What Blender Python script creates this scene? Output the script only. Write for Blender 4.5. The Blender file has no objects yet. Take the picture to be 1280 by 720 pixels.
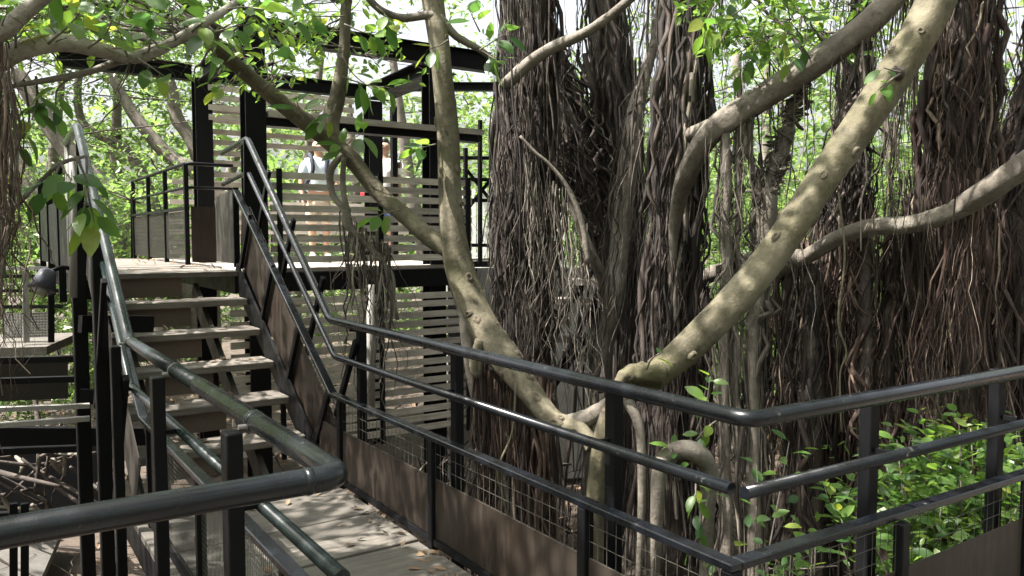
import bpy, bmesh, math, random
import numpy as np
from mathutils import Vector, Matrix

rng = np.random.default_rng(7)
random.seed(7)
S = bpy.context.scene
COL = S.collection
R = math.radians

# ------------------------------------------------------------------ camera, sky, sun, exposure
EYE = 1.61
YAW, PITCH, FOC = R(34.2), R(3.6), 1000.0
cam_d = bpy.data.cameras.new('camera')
cam_d.sensor_width = 36.0
cam_d.lens = FOC / 1280 * 36
cam_d.clip_start, cam_d.clip_end = 0.05, 600
cam = bpy.data.objects.new('camera', cam_d)
COL.objects.link(cam)
cam.location = (0, 0, EYE)
cam.rotation_euler = (R(90) - PITCH, 0, -YAW)
S.camera = cam

SUN_AZ, SUN_EL = R(-72), R(60)          # azimuth measured clockwise from +Y
world = bpy.data.worlds.new('World')
S.world = world
world.use_nodes = True
wn = world.node_tree
bg = wn.nodes['Background']
sky = wn.nodes.new('ShaderNodeTexSky')
sky.sky_type = 'NISHITA'
sky.sun_disc = False
sky.sun_elevation = SUN_EL
sky.sun_rotation = SUN_AZ
sky.dust_density = 8.0
sky.air_density = 1.2
hs = wn.nodes.new('ShaderNodeHueSaturation')
hs.inputs['Saturation'].default_value = 0.3
wn.links.new(sky.outputs[0], hs.inputs['Color'])
wn.links.new(hs.outputs[0], bg.inputs['Color'])
bg.inputs['Strength'].default_value = 0.12

sun_d = bpy.data.lights.new('sun', 'SUN')
sun_d.energy = 5.0
sun_d.angle = R(0.5)
sun_d.color = (1.0, 0.95, 0.87)
sun = bpy.data.objects.new('sun', sun_d)
COL.objects.link(sun)
sdir = Vector((math.sin(SUN_AZ) * math.cos(SUN_EL), math.cos(SUN_AZ) * math.cos(SUN_EL), math.sin(SUN_EL)))
sun.rotation_euler = sdir.to_track_quat('Z', 'Y').to_euler()
sun.location = sdir * 40

S.view_settings.view_transform = 'Standard'
S.view_settings.look = 'None'
S.view_settings.gamma = 1.0
S.view_settings.use_curve_mapping = False
S.view_settings.exposure = 1.95
try:
    S.cycles.use_denoising = True
    S.cycles.max_bounces = 6
    S.cycles.transparent_max_bounces = 6
except Exception:
    pass

FWD = np.array([math.sin(YAW), math.cos(YAW), 0.0])
RGT = np.array([math.cos(YAW), -math.sin(YAW), 0.0])
UPV = np.array([0, 0, 1.0])


def P(px, py, d):
    """world point seen at picture position (1280x720) px,py at horizontal distance d in front of the viewer"""
    u, v = (px - 640) / FOC, (360 - py) / FOC
    ray = FWD * (math.cos(PITCH) + v * math.sin(PITCH)) + UPV * (v * math.cos(PITCH) - math.sin(PITCH)) + RGT * u
    t = d / (math.cos(PITCH) + v * math.sin(PITCH))
    return np.array([0, 0, EYE]) + ray * t


# ------------------------------------------------------------------ materials
MATS = {}


def new_mat(name):
    m = bpy.data.materials.new(name)
    m.use_nodes = True
    nt = m.node_tree
    b = nt.nodes['Principled BSDF']
    MATS[name] = m
    return m, nt, b


def N(nt, t, **kw):
    n = nt.nodes.new(t)
    for k, v in kw.items():
        if k in n.inputs:
            n.inputs[k].default_value = v
        else:
            setattr(n, k, v)
    return n


def ramp(nt, fac, stops):
    r = nt.nodes.new('ShaderNodeValToRGB')
    e = r.color_ramp.elements
    while len(e) < len(stops):
        e.new(0.5)
    for i, (p, c) in enumerate(stops):
        e[i].position = p
        e[i].color = (*c, 1) if len(c) == 3 else c
    nt.links.new(fac, r.inputs[0])
    return r.outputs[0]


def mix(nt, fac, a, b, mode='MIX'):
    m = nt.nodes.new('ShaderNodeMix')
    m.data_type = 'RGBA'
    m.blend_type = mode
    for sock, v in ((m.inputs[0], fac), (m.inputs[6], a), (m.inputs[7], b)):
        if hasattr(v, 'links'):
            nt.links.new(v, sock)
        elif isinstance(v, (int, float)):
            sock.default_value = v
        else:
            sock.default_value = (*v, 1)
    return m.outputs[2]


def coords(nt, scale=(1, 1, 1), world_space=True):
    if world_space:
        g = nt.nodes.new('ShaderNodeNewGeometry').outputs['Position']
    else:
        g = nt.nodes.new('ShaderNodeTexCoord').outputs['Object']
    mp = nt.nodes.new('ShaderNodeMapping')
    mp.inputs['Scale'].default_value = scale
    nt.links.new(g, mp.inputs[0])
    return mp.outputs[0]


def noise(nt, co, scale, detail=4, rough=0.6):
    n = N(nt, 'ShaderNodeTexNoise', Scale=scale, Detail=detail, Roughness=rough)
    nt.links.new(co, n.inputs['Vector'])
    return n.outputs[0]


def bump(nt, b, h, strength=0.3, dist=0.01):
    n = N(nt, 'ShaderNodeBump', Strength=strength, Distance=dist)
    nt.links.new(h, n.inputs['Height'])
    nt.links.new(n.outputs[0], b.inputs['Normal'])


def mat_paint(name, base, wear, rough, wear_lo=0.62, wear_hi=0.72, metallic=0.0, dusty=None, spec=0.16):
    m, nt, b = new_mat(name)
    co = coords(nt)
    n1 = noise(nt, co, 6.5, 7, 0.72)
    n2 = noise(nt, co, 48, 5, 0.7)
    n3 = noise(nt, co, 3.0, 3, 0.5)
    add = N(nt, 'ShaderNodeMath', operation='ADD')
    nt.links.new(n1, add.inputs[0]); nt.links.new(n2, add.inputs[1])
    half = N(nt, 'ShaderNodeMath', operation='MULTIPLY'); half.inputs[1].default_value = 0.5
    nt.links.new(add.outputs[0], half.inputs[0])
    fac = ramp(nt, half.outputs[0], [(wear_lo, (0, 0, 0)), (wear_hi, (1, 1, 1))])
    c = mix(nt, fac, base, wear)
    c2 = mix(nt, n3, c, dusty if dusty else tuple(x * 1.5 + 0.006 for x in base))
    c3 = mix(nt, 0.3, c, c2)
    nt.links.new(c3, b.inputs['Base Color'])
    rr = ramp(nt, n1, [(0.3, (rough * 0.75,) * 3), (0.75, (min(1, rough * 1.5),) * 3)])
    nt.links.new(rr, b.inputs['Roughness'])
    b.inputs['Metallic'].default_value = metallic
    b.inputs['Specular IOR Level'].default_value = spec
    bump(nt, b, n2, 0.12, 0.002)
    return m


mat_paint('black_steel', (0.0055, 0.0055, 0.0065), (0.024, 0.022, 0.02), 0.45, spec=.1)
mat_paint('rail_paint', (0.004, 0.005, 0.0075), (0.14, 0.14, 0.135), 0.24, 0.60, 0.68, spec=.4)
mat_paint('green_rail_paint', (0.005, 0.010, 0.010), (0.17, 0.17, 0.155), 0.24, 0.59, 0.67, spec=.4)
def mat_plate():
    m, nt, b = new_mat('brown_plate')
    n1 = noise(nt, coords(nt, (7, 7, .7)), 3.2, 6, .7)
    n2 = noise(nt, coords(nt), 2.2, 5, .65)
    n3 = noise(nt, coords(nt), 60, 4, .7)
    c = ramp(nt, n1, [(.3, (.013, .009, .007)), (.55, (.024, .018, .014)), (.8, (.055, .044, .036))])
    c = mix(nt, ramp(nt, n2, [(.45, (0, 0, 0)), (.72, (.6,) * 3)]), c, (.042, .034, .028))
    nt.links.new(c, b.inputs['Base Color'])
    nt.links.new(ramp(nt, n2, [(.3, (.3,) * 3), (.7, (.62,) * 3)]), b.inputs['Roughness'])
    b.inputs['Specular IOR Level'].default_value = .2
    bump(nt, b, n3, .1, .002)


MATS.pop('brown_plate', None)
mat_plate()
mat_paint('riser_bounce_tone', (0.13, 0.10, 0.08), (0.18, 0.15, 0.125), 0.5, 0.5, 0.8)  # lighter copy of the plate brown, standing in for light bounced under the treads
mat_paint('dark_panel', (0.028, 0.025, 0.022), (0.07, 0.06, 0.05), 0.5, 0.58, 0.8)
mat_paint('grey_pipe', (0.22, 0.21, 0.2), (0.4, 0.38, 0.35), 0.5, 0.5, 0.8)
mat_paint('lamp_grey', (0.05, 0.05, 0.065), (0.12, 0.12, 0.12), 0.4)
mat_paint('white_fence', (0.5, 0.5, 0.49), (0.32, 0.31, 0.29), 0.6, 0.5, 0.75)
mat_paint('wire', (0.06, 0.058, 0.05), (0.1, 0.09, 0.08), 0.5)


def mat_wood(name, dark, light, grain_axis, worn=(0.5, 0.46, 0.4)):
    m, nt, b = new_mat(name)
    sc = [9, 9, 9]
    sc['xyz'.index(grain_axis)] = 0.7
    co = coords(nt, tuple(sc))
    n1 = noise(nt, co, 4.0, 6, 0.65)
    n2 = noise(nt, co, 18, 4, 0.7)
    n3 = noise(nt, coords(nt), 2.6, 4, 0.6)
    oi = nt.nodes.new('ShaderNodeObjectInfo')
    c = ramp(nt, n1, [(0.28, dark), (0.72, light)])
    c = mix(nt, ramp(nt, n3, [(0.45, (0, 0, 0)), (0.75, (0.7,) * 3)]), c, tuple(x * 0.45 for x in dark))
    c = mix(nt, ramp(nt, n2, [(0.55, (0, 0, 0)), (0.8, (0.5,) * 3)]), c, worn)
    hv = nt.nodes.new('ShaderNodeHueSaturation')
    mr = N(nt, 'ShaderNodeMapRange'); mr.inputs[3].default_value = 0.72; mr.inputs[4].default_value = 1.25
    nt.links.new(oi.outputs['Random'], mr.inputs[0])
    nt.links.new(mr.outputs[0], hv.inputs['Value'])
    nt.links.new(c, hv.inputs['Color'])
    nt.links.new(hv.outputs[0], b.inputs['Base Color'])
    b.inputs['Roughness'].default_value = 0.75
    bump(nt, b, n1, 0.35, 0.006)
    return m


mat_wood('deck_wood', (0.062, 0.055, 0.047), (0.145, 0.13, 0.112), 'x', (0.22, 0.2, 0.175))
mat_wood('tread_wood', (0.075, 0.064, 0.054), (0.19, 0.168, 0.145), 'x', (0.28, 0.25, 0.215))
mat_wood('slat_wood', (0.28, 0.245, 0.215), (0.54, 0.49, 0.44), 'x')
mat_wood('far_wood', (0.2, 0.17, 0.14), (0.4, 0.36, 0.32), 'x')


def mat_bark(name, stops, spot, scale=1.0, green=None):
    m, nt, b = new_mat(name)
    co = coords(nt)
    n1 = noise(nt, co, 5 * scale, 8, 0.68)
    n2 = noise(nt, co, 34 * scale, 6, 0.7)
    n3 = noise(nt, co, 1.6, 3, 0.5)
    vo = N(nt, 'ShaderNodeTexVoronoi', Scale=9 * scale)
    wob = mix(nt, 0.08, co, N(nt, 'ShaderNodeTexNoise', Scale=12).outputs[1])
    nt.links.new(wob, vo.inputs['Vector'])
    c = ramp(nt, n1, stops)
    if green:
        c = mix(nt, ramp(nt, n3, [(0.42, (0, 0, 0)), (0.66, (0.75,) * 3)]), c, green)
    c = mix(nt, ramp(nt, n2, [(0.48, (0, 0, 0)), (0.78, (0.8,) * 3)]), c, spot)
    c = mix(nt, ramp(nt, vo.outputs[0], [(0.06, (0.85,) * 3), (0.22, (0, 0, 0))]), c, spot)
    v2 = N(nt, 'ShaderNodeTexVoronoi', Scale=3.2 * scale)
    nt.links.new(wob, v2.inputs['Vector'])
    c = mix(nt, ramp(nt, v2.outputs[0], [(0.05, (0.7,) * 3), (0.12, (0.25,) * 3), (0.2, (0, 0, 0))]), c, spot)
    n4 = noise(nt, co, 2.7, 5, 0.7)
    c = mix(nt, ramp(nt, n4, [(0.5, (0, 0, 0)), (0.68, (0.55,) * 3)]), c, stops[2][1])
    nt.links.new(c, b.inputs['Base Color'])
    b.inputs['Roughness'].default_value = 0.82
    h = mix(nt, 0.45, n1, n2)
    bump(nt, b, h, 0.8, 0.022)
    return m


mat_bark('bark_pale', [(0.3, (0.036, 0.029, 0.019)), (0.52, (0.105, 0.09, 0.057)), (0.74, (0.215, 0.19, 0.135))], (0.024, 0.019, 0.013), 1.0, (0.075, 0.068, 0.029))
mat_bark('bark_light', [(0.25, (0.12, 0.10, 0.08)), (0.5, (0.26, 0.235, 0.2)), (0.75, (0.42, 0.39, 0.345))], (0.07, 0.056, 0.045), 1.2)
mat_bark('bark_scar', [(0.25, (0.03, 0.023, 0.016)), (0.5, (0.085, 0.068, 0.045)), (0.75, (0.17, 0.145, 0.1))], (0.02, 0.015, 0.01), 3.0)
mat_bark('bark_grey', [(0.25, (0.065, 0.054, 0.044)), (0.55, (0.145, 0.125, 0.103)), (0.8, (0.27, 0.245, 0.21))], (0.05, 0.04, 0.034), 1.2)
mat_bark('bark_dark', [(0.25, (0.018, 0.013, 0.011)), (0.55, (0.05, 0.037, 0.031)), (0.8, (0.13, 0.105, 0.09))], (0.015, 0.011, 0.01), 1.4)


def mat_root(name, stops):
    m, nt, b = new_mat(name)
    at = N(nt, 'ShaderNodeAttribute'); at.attribute_name = 'tint'
    n1 = noise(nt, coords(nt, (1, 1, 0.35)), 22, 4, 0.6)
    c = ramp(nt, at.outputs['Fac'], stops)
    c = mix(nt, ramp(nt, n1, [(0.4, (0, 0, 0)), (0.7, (0.7,) * 3)]), c, tuple(x * 0.4 for x in stops[0][1]))
    nt.links.new(c, b.inputs['Base Color'])
    b.inputs['Roughness'].default_value = 0.85
    return m


mat_root('root_brown', [(0.0, (0.012, 0.008, 0.007)), (0.5, (0.042, 0.029, 0.025)), (0.82, (0.10, 0.076, 0.064)), (1.0, (0.34, 0.295, 0.25))])
mat_root('root_rust', [(0.0, (0.012, 0.006, 0.005)), (0.5, (0.05, 0.027, 0.021)), (0.82, (0.115, 0.072, 0.055)), (1.0, (0.34, 0.265, 0.21))])
mat_root('root_grey', [(0.0, (0.045, 0.036, 0.03)), (0.6, (0.105, 0.086, 0.072)), (1.0, (0.32, 0.285, 0.24))])


def mat_leaf(name, stops, trans=0.5, attr=True):
    m, nt, b = new_mat(name)
    if attr:
        at = N(nt, 'ShaderNodeAttribute'); at.attribute_name = 'tint'
        f = at.outputs['Fac']
    else:
        f = nt.nodes.new('ShaderNodeObjectInfo').outputs['Random']
    c = ramp(nt, f, stops)
    n1 = noise(nt, coords(nt), 30, 3, 0.6)
    c = mix(nt, ramp(nt, n1, [(0.35, (0, 0, 0)), (0.75, (0.35,) * 3)]), c, tuple(x * 0.55 for x in stops[1][1]))
    nt.links.new(c, b.inputs['Base Color'])
    b.inputs['Roughness'].default_value = 0.38
    tr = nt.nodes.new('ShaderNodeBsdfTranslucent')
    hv = N(nt, 'ShaderNodeHueSaturation', Value=2.2, Saturation=1.1, Hue=0.485)
    nt.links.new(c, hv.inputs['Color'])
    nt.links.new(hv.outputs[0], tr.inputs['Color'])
    mx = nt.nodes.new('ShaderNodeMixShader')
    mx.inputs[0].default_value = trans
    out = nt.nodes['Material Output']
    nt.links.new(b.outputs[0], mx.inputs[1])
    nt.links.new(tr.outputs[0], mx.inputs[2])
    nt.links.new(mx.outputs[0], out.inputs['Surface'])
    return m


mat_leaf('leaf', [(0.0, (0.035, 0.075, 0.02)), (0.5, (0.08, 0.15, 0.033)), (0.85, (0.14, 0.22, 0.045)), (1.0, (0.22, 0.24, 0.055))])
mat_leaf('leaf_far', [(0.0, (0.05, 0.095, 0.03)), (0.5, (0.09, 0.155, 0.045)), (0.85, (0.15, 0.21, 0.07)), (1.0, (0.24, 0.23, 0.12))], 0.5)
mat_leaf('leaf_near', [(0.0, (0.035, 0.085, 0.028)), (0.5, (0.075, 0.155, 0.033)), (0.85, (0.13, 0.22, 0.045)), (1.0, (0.2, 0.23, 0.045))], 0.5, attr=False)


def mat_simple(name, c, rough=0.7, amp=0.35, scale=8, bstr=0.2):
    m, nt, b = new_mat(name)
    n1 = noise(nt, coords(nt), scale, 6, 0.65)
    cc = ramp(nt, n1, [(0.28, tuple(x * (1 - amp) for x in c)), (0.72, tuple(min(1, x * (1 + amp)) for x in c))])
    nt.links.new(cc, b.inputs['Base Color'])
    b.inputs['Roughness'].default_value = rough
    bump(nt, b, n1, bstr, 0.01)
    return m


mat_simple('soil', (0.06, 0.045, 0.034), 0.95, 0.6, 5, 0.8)
mat_simple('litter', (0.15, 0.1, 0.06), 0.9, 0.6, 12)
mat_simple('old_floor', (0.075, 0.07, 0.062), 0.85, 0.4, 4)
mat_simple('concrete', (0.27, 0.26, 0.25), 0.85, 0.3, 3)
mat_simple('skin', (0.42, 0.25, 0.17), 0.5, 0.06, 6, 0.02)
mat_simple('hair', (0.012, 0.01, 0.009), 0.5, 0.3, 40)
mat_simple('shirt_blue', (0.55, 0.66, 0.74), 0.85, 0.1, 20)
mat_simple('shirt_white', (0.75, 0.75, 0.74), 0.85, 0.08, 20)
mat_simple('navy', (0.015, 0.018, 0.035), 0.8, 0.2, 20)
mat_simple('khaki', (0.45, 0.38, 0.3), 0.85, 0.12, 20)
mat_simple('denim', (0.04, 0.06, 0.16), 0.85, 0.15, 20)
mat_simple('pale_blue', (0.36, 0.58, 0.68), 0.7, 0.1, 20)
mat_simple('red_cloth', (0.5, 0.02, 0.03), 0.6, 0.1, 20)
mat_simple('shoe', (0.5, 0.48, 0.45), 0.7, 0.1, 20)
mat_simple('eye_dark', (0.02, 0.015, 0.012), 0.3, 0.1, 20)


# ------------------------------------------------------------------ mesh helpers
def mesh_np(name, V, F, mat, tint=None, smooth=True):
    V = np.asarray(V, dtype=np.float32).reshape(-1, 3)
    F = np.asarray(F, dtype=np.int32)
    me = bpy.data.meshes.new(name)
    k = F.shape[1]
    me.vertices.add(len(V)); me.vertices.foreach_set('co', V.ravel())
    me.loops.add(F.size); me.loops.foreach_set('vertex_index', F.ravel())
    me.polygons.add(len(F)); me.polygons.foreach_set('loop_start', np.arange(len(F), dtype=np.int32) * k)
    me.polygons.foreach_set('use_smooth', np.full(len(F), smooth))
    if tint is not None:
        a = me.attributes.new('tint', 'FLOAT', 'POINT')
        a.data.foreach_set('value', np.asarray(tint, dtype=np.float32))
    me.update(calc_edges=True)
    me.materials.append(MATS[mat])
    return me


def link(name, me, parent=None):
    o = bpy.data.objects.new(name, me)
    COL.objects.link(o)
    if parent is not None:
        o.parent = parent
        if parent.type == 'EMPTY' and parent.parent is None:
            o.matrix_parent_inverse = Matrix.Translation(-Vector(parent.location))
    return o


def thing(name, label, cat, loc=(0, 0, 0), group=None):
    o = bpy.data.objects.new(name, None)
    COL.objects.link(o)
    o.empty_display_size = 0.2
    o.location = Vector(loc)
    o['label'] = label; o['category'] = cat
    if group: o['group'] = group
    return o


def tag(o, label=None, cat=None, group=None, kind=None):
    if label: o['label'] = label
    if cat: o['category'] = cat
    if group: o['group'] = group
    if kind: o['kind'] = kind
    return o


class MB:
    def __init__(self):
        self.V, self.F = [], []

    def add(self, V, F):
        n = len(self.V)
        self.V += [tuple(v) for v in V]
        self.F += [tuple(i + n for i in f) for f in F]
        return self

    def obox(self, c, ax, ay, az):
        """box from centre and three half-axis vectors"""
        c, ax, ay, az = (np.asarray(x, float) for x in (c, ax, ay, az))
        V = [c + sx * ax + sy * ay + sz * az for sz in (-1, 1) for sy in (-1, 1) for sx in (-1, 1)]
        F = [(0, 2, 3, 1), (4, 5, 7, 6), (0, 1, 5, 4), (2, 6, 7, 3), (0, 4, 6, 2), (1, 3, 7, 5)]
        if np.dot(np.cross(ax, ay), az) < 0:
            F = [f[::-1] for f in F]
        return self.add(V, F)

    def box(self, a, b):
        a, b = np.minimum(a, b), np.maximum(a, b)
        c, h = (a + b) / 2, (b - a) / 2
        return self.obox(c, (h[0], 0, 0), (0, h[1], 0), (0, 0, h[2]))

    def bar(self, a, b, w, t, side=None):
        """rectangular bar a->b; w across 'side', t across the other way"""
        a, b = np.asarray(a, float), np.asarray(b, float)
        d = b - a; L = np.linalg.norm(d); d = d / L
        if side is None:
            side = np.array([1, 0, 0]) if abs(d[2]) > 0.8 else np.array([0, 0, 1.0])
        s = np.asarray(side, float); s = s - d * np.dot(s, d); s /= np.linalg.norm(s)
        q = np.cross(d, s)
        return self.obox((a + b) / 2, d * L / 2, s * w / 2, q * t / 2)

    def tube(self, pts, r, k=10, caps=True):
        V, F, c = tube_geo(pts, r, k)
        n0 = len(self.V)
        self.add(V, F)
        if caps:
            S_ = len(V) // k
            self.F.append(tuple(n0 + i for i in range(k))[::-1])
            self.F.append(tuple(n0 + (S_ - 1) * k + i for i in range(k)))
        return self

    def build(self, name, mat, parent=None, smooth=False, bevel=0.0):
        me = bpy.data.meshes.new(name)
        me.from_pydata([tuple(float(x) for x in v) for v in self.V], [], self.F)
        if bevel > 0:
            bm = bmesh.new(); bm.from_mesh(me)
            bmesh.ops.bevel(bm, geom=list(bm.edges), offset=bevel, segments=1, affect='EDGES', profile=0.5)
            bm.to_mesh(me); bm.free()
        me.materials.append(MATS[mat])
        if smooth:
            me.polygons.foreach_set('use_smooth', [len(p.vertices) <= 4 for p in me.polygons])
        return link(name, me, parent)


def frames(path):
    path = np.asarray(path, float)
    T = np.gradient(path, axis=0)
    T /= np.linalg.norm(T, axis=1)[:, None] + 1e-12
    n = np.cross(T[0], [0.3, 0.9, 0.2]); n /= np.linalg.norm(n)
    Ns = []
    for t in T:
        n = n - t * np.dot(n, t); n /= np.linalg.norm(n) + 1e-12
        Ns.append(n)
    Ns = np.array(Ns)
    return T, Ns, np.cross(T, Ns)


def tube_geo(path, r, k=10, disp=None):
    path = np.asarray(path, float)
    n = len(path)
    r = np.full(n, r, float) if np.isscalar(r) else np.asarray(r, float)
    T, A, B = frames(path)
    th = np.arange(k) / k * 2 * np.pi
    rr = r[:, None] * np.ones((1, k))
    if disp is not None:
        rr = rr * disp(np.linspace(0, 1, n)[:, None], th[None, :])
    V = path[:, None, :] + rr[..., None] * (np.cos(th)[None, :, None] * A[:, None, :] + np.sin(th)[None, :, None] * B[:, None, :])
    idx = np.arange(n * k).reshape(n, k)
    a, b = idx[:-1], idx[1:]
    F = np.stack([a, np.roll(a, -1, 1), np.roll(b, -1, 1), b], -1).reshape(-1, 4)
    return V.reshape(-1, 3), F, rr


def spline(pts, n=40):
    """Catmull-Rom through pts (any width of columns)"""
    p = np.asarray(pts, float)
    p = np.vstack([2 * p[0] - p[1], p, 2 * p[-1] - p[-2]])
    out = []
    m = len(p) - 3
    for s in np.linspace(0, m - 1e-6, n):
        i = int(s); t = s - i
        a, b, c, d = p[i:i + 4]
        out.append(0.5 * (2 * b + (c - a) * t + (2 * a - 5 * b + 4 * c - d) * t * t + (3 * b - a - 3 * c + d) * t ** 3))
    return np.array(out)


def rounded(pts, rad=0.07, seg=6):
    """polyline with filleted corners"""
    pts = [np.asarray(p, float) for p in pts]
    out = [pts[0]]
    for i in range(1, len(pts) - 1):
        a, b, c = pts[i - 1:i + 2]
        u = (a - b) / np.linalg.norm(a - b); v = (c - b) / np.linalg.norm(c - b)
        for s in np.linspace(0, 1, seg):
            out.append((1 - s) ** 2 * (b + u * rad) + 2 * s * (1 - s) * b + s * s * (b + v * rad))
    out.append(pts[-1])
    return np.array(out)


def batch_tubes(paths, radii, k=4):
    """paths N,S,3; radii N,S -> verts, faces"""
    Nn, Sn, _ = paths.shape
    T = np.gradient(paths, axis=1)
    T /= np.linalg.norm(T, axis=2)[..., None] + 1e-9
    ref = np.array([0.8, 0.55, 0.12])
    A = np.cross(T, ref); A /= np.linalg.norm(A, axis=2)[..., None] + 1e-9
    B = np.cross(T, A)
    th = np.arange(k) / k * 2 * np.pi
    V = paths[:, :, None, :] + radii[:, :, None, None] * (np.cos(th)[None, None, :, None] * A[:, :, None, :] + np.sin(th)[None, None, :, None] * B[:, :, None, :])
    idx = np.arange(Nn * Sn * k).reshape(Nn, Sn, k)
    a, b = idx[:, :-1], idx[:, 1:]
    F = np.stack([a, np.roll(a, -1, 2), np.roll(b, -1, 2), b], -1).reshape(-1, 4)
    return V.reshape(-1, 3), F


def bark_disp(seed, flute=0.05, lump=0.07):
    g = np.random.default_rng(seed)
    ks = g.integers(1, 7, 9); ws = g.uniform(3, 40, 9); ph = g.uniform(0, 6.28, 9); am = g.uniform(0.2, 1, 9)
    kf = g.integers(4, 9, 3); pf = g.uniform(0, 6.28, 3); wf = g.uniform(-4, 4, 3)
    knots = [(g.uniform(0, 1), g.uniform(0, 6.28), g.uniform(0.08, 0.2)) for _ in range(9)]

    def f(s, th):
        v = 1 + sum(am[i] * np.sin(ks[i] * th + ws[i] * s + ph[i]) for i in range(9)) * lump / 3
        v = v + sum(np.sin(kf[i] * th + wf[i] * s + pf[i]) for i in range(3)) * flute / 1.7
        for (ks_, kt, ka) in knots:
            dth = np.abs((th - kt + np.pi) % (2 * np.pi) - np.pi)
            v = v + ka * np.exp(-((s - ks_) / 0.015) ** 2 - (dth / 0.35) ** 2)
        return v
    return f


_seed = [100]


def limb(name, pts, mat, parent, k=16, n=60, flute=0.05, lump=0.07, px=True, cap=True, ws=0.9):
    """pts: rows px,py,d,width_px (seen size) or x,y,z,radius if px False"""
    _seed[0] += 1
    if px:
        rows = [(*P(a, b, d), w * ws * d / FOC / 2) for a, b, d, w in pts]
    else:
        rows = pts
    s = spline(rows, n)
    path, r = s[:, :3], np.maximum(s[:, 3], 0.003)
    V, F, _ = tube_geo(path, r, k, bark_disp(_seed[0], flute, lump))
    if cap:
        V = np.vstack([V, path[0], path[-1]])
        i0, i1 = len(V) - 2, len(V) - 1
        idx = np.arange(k)
        c0 = np.stack([np.full(k, i0), np.roll(idx, -1), idx, np.full(k, i0)], -1)
        base = (n - 1) * k
        c1 = np.stack([np.full(k, i1), base + idx, base + np.roll(idx, -1), np.full(k, i1)], -1)
        me = bpy.data.meshes.new(name)
        faces = [tuple(f) for f in F.tolist()] + [tuple(f[:3]) for f in c0.tolist()] + [tuple(f[:3]) for f in c1.tolist()]
        me.from_pydata(V.tolist(), [], faces)
        me.polygons.foreach_set('use_smooth', np.full(len(faces), True))
        me.materials.append(MATS[mat])
    else:
        me = mesh_np(name, V, F, mat)
    o = link(name, me, parent)
    return o, path, r


def strands(name, starts, ends, mat, parent, rad=(0.004, 0.009), wig=0.05, Sn=14, k=4, tint=(0, 1), power=1.0, tip=0.4, attract=None):
    """many wavy thin roots from starts to ends, joined: nobody could count them"""
    starts, ends = np.asarray(starts), np.asarray(ends)
    Nn = len(starts)
    t = np.linspace(0, 1, Sn)[None, :, None]
    paths = starts[:, None, :] * (1 - t) + ends[:, None, :] * t
    L = np.linalg.norm(ends - starts, axis=1)[:, None, None]
    for f in (1.0, 2.3, 4.7, 9.0):
        ph = rng.uniform(0, 6.28, (Nn, 1, 3))
        fr = f * rng.uniform(0.7, 1.4, (Nn, 1, 1))
        amp = wig / f * rng.uniform(0.3, 1.3, (Nn, 1, 3)) * np.minimum(L, 3) * np.array([1, 1, 0.15])
        env = np.sin(np.pi * np.clip(t * 0.5 + 0.02, 0, 1))
        paths = paths + amp * np.sin(6.28 * fr * t + ph) * env
    r0 = rad[0] * .7 + (rad[1] * 1.5 - rad[0] * .7) * rng.random((Nn, 1)) ** 4
    radii = r0 * (1 - (1 - tip) * t[..., 0])
    V, F = batch_tubes(paths, radii, k)
    tv = np.clip(tint[0] + (tint[1] - tint[0]) * rng.random(Nn) ** power, 0, 1)
    o = link(name, mesh_np(name, V, F, mat, np.repeat(tv, Sn * k)), parent)
    o['kind'] = 'stuff'
    return o


def shroud(name, path, r, n, mat, parent, spread=1.25, rad=(0.004, 0.012), wig=0.02, Sn=16, tint=(0, 1), power=1.6, loose=0.25, k=4):
    """roots clinging along a trunk path (path top->bottom or reverse)"""
    M = len(path)
    T, A, B = frames(path)
    s0 = rng.uniform(0, 0.55, n); s1 = np.clip(s0 + rng.uniform(0.3, 1.0, n), 0, 1)
    th0 = rng.uniform(0, 6.28, n); dth = rng.normal(0, 0.35, n)
    off = 1.0 + (spread - 1.0) * rng.random(n) ** 1.5
    lo = rng.random(n) < loose
    off = np.where(lo, off + rng.uniform(0.1, 0.7, n), off)
    t = np.linspace(0, 1, Sn)
    s = s0[:, None] + (s1 - s0)[:, None] * t[None]
    th = th0[:, None] + dth[:, None] * t[None] + 0.12 * np.sin(6.28 * rng.uniform(1, 3, (n, 1)) * t[None] + rng.uniform(0, 6.28, (n, 1)))
    fi = s * (M - 1); i = np.clip(fi.astype(int), 0, M - 2); fr = (fi - i)[..., None]
    pp = path[i] * (1 - fr) + path[i + 1] * fr
    rr = r[i]
    AA, BB = A[i], B[i]
    paths = pp + (rr * off[:, None])[..., None] * (np.cos(th)[..., None] * AA + np.sin(th)[..., None] * BB)
    for f in (2.0, 5.0, 8.0):
        paths = paths + wig * rng.uniform(.2, 2.2, (n, 1, 1)) / f * 2 * np.sin(6.28 * f * rng.uniform(0.7, 1.3, (n, 1, 1)) * t[None, :, None] + rng.uniform(0, 6.28, (n, 1, 3))) * np.array([1, 1, 0.2])
    r0 = rad[0] * .6 + (rad[1] * 2.6 - rad[0] * .6) * rng.random((n, 1)) ** 5
    radii = r0 * (1 - 0.45 * t[None]) * (1 + .22 * np.sin(6.28 * rng.uniform(2, 7, (n, 1)) * t[None] + rng.uniform(0, 6.28, (n, 1))))
    V, F = batch_tubes(paths, radii, k)
    tv = np.clip(tint[0] + (tint[1] - tint[0]) * rng.random(n) ** power, 0, 1)
    o = link(name, mesh_np(name, V, F, mat, np.repeat(tv, Sn * k)), parent)
    o['kind'] = 'stuff'
    return o


LEAF_T = np.array([[0, 0, 0], [-0.21, 0.3, 0.05], [-0.19, 0.68, 0.045], [0, 1.0, -0.06], [0.19, 0.68, 0.045], [0.21, 0.3, 0.05]])
LEAF_F = np.array([[0, 3, 2, 1], [0, 5, 4, 3]])


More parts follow.
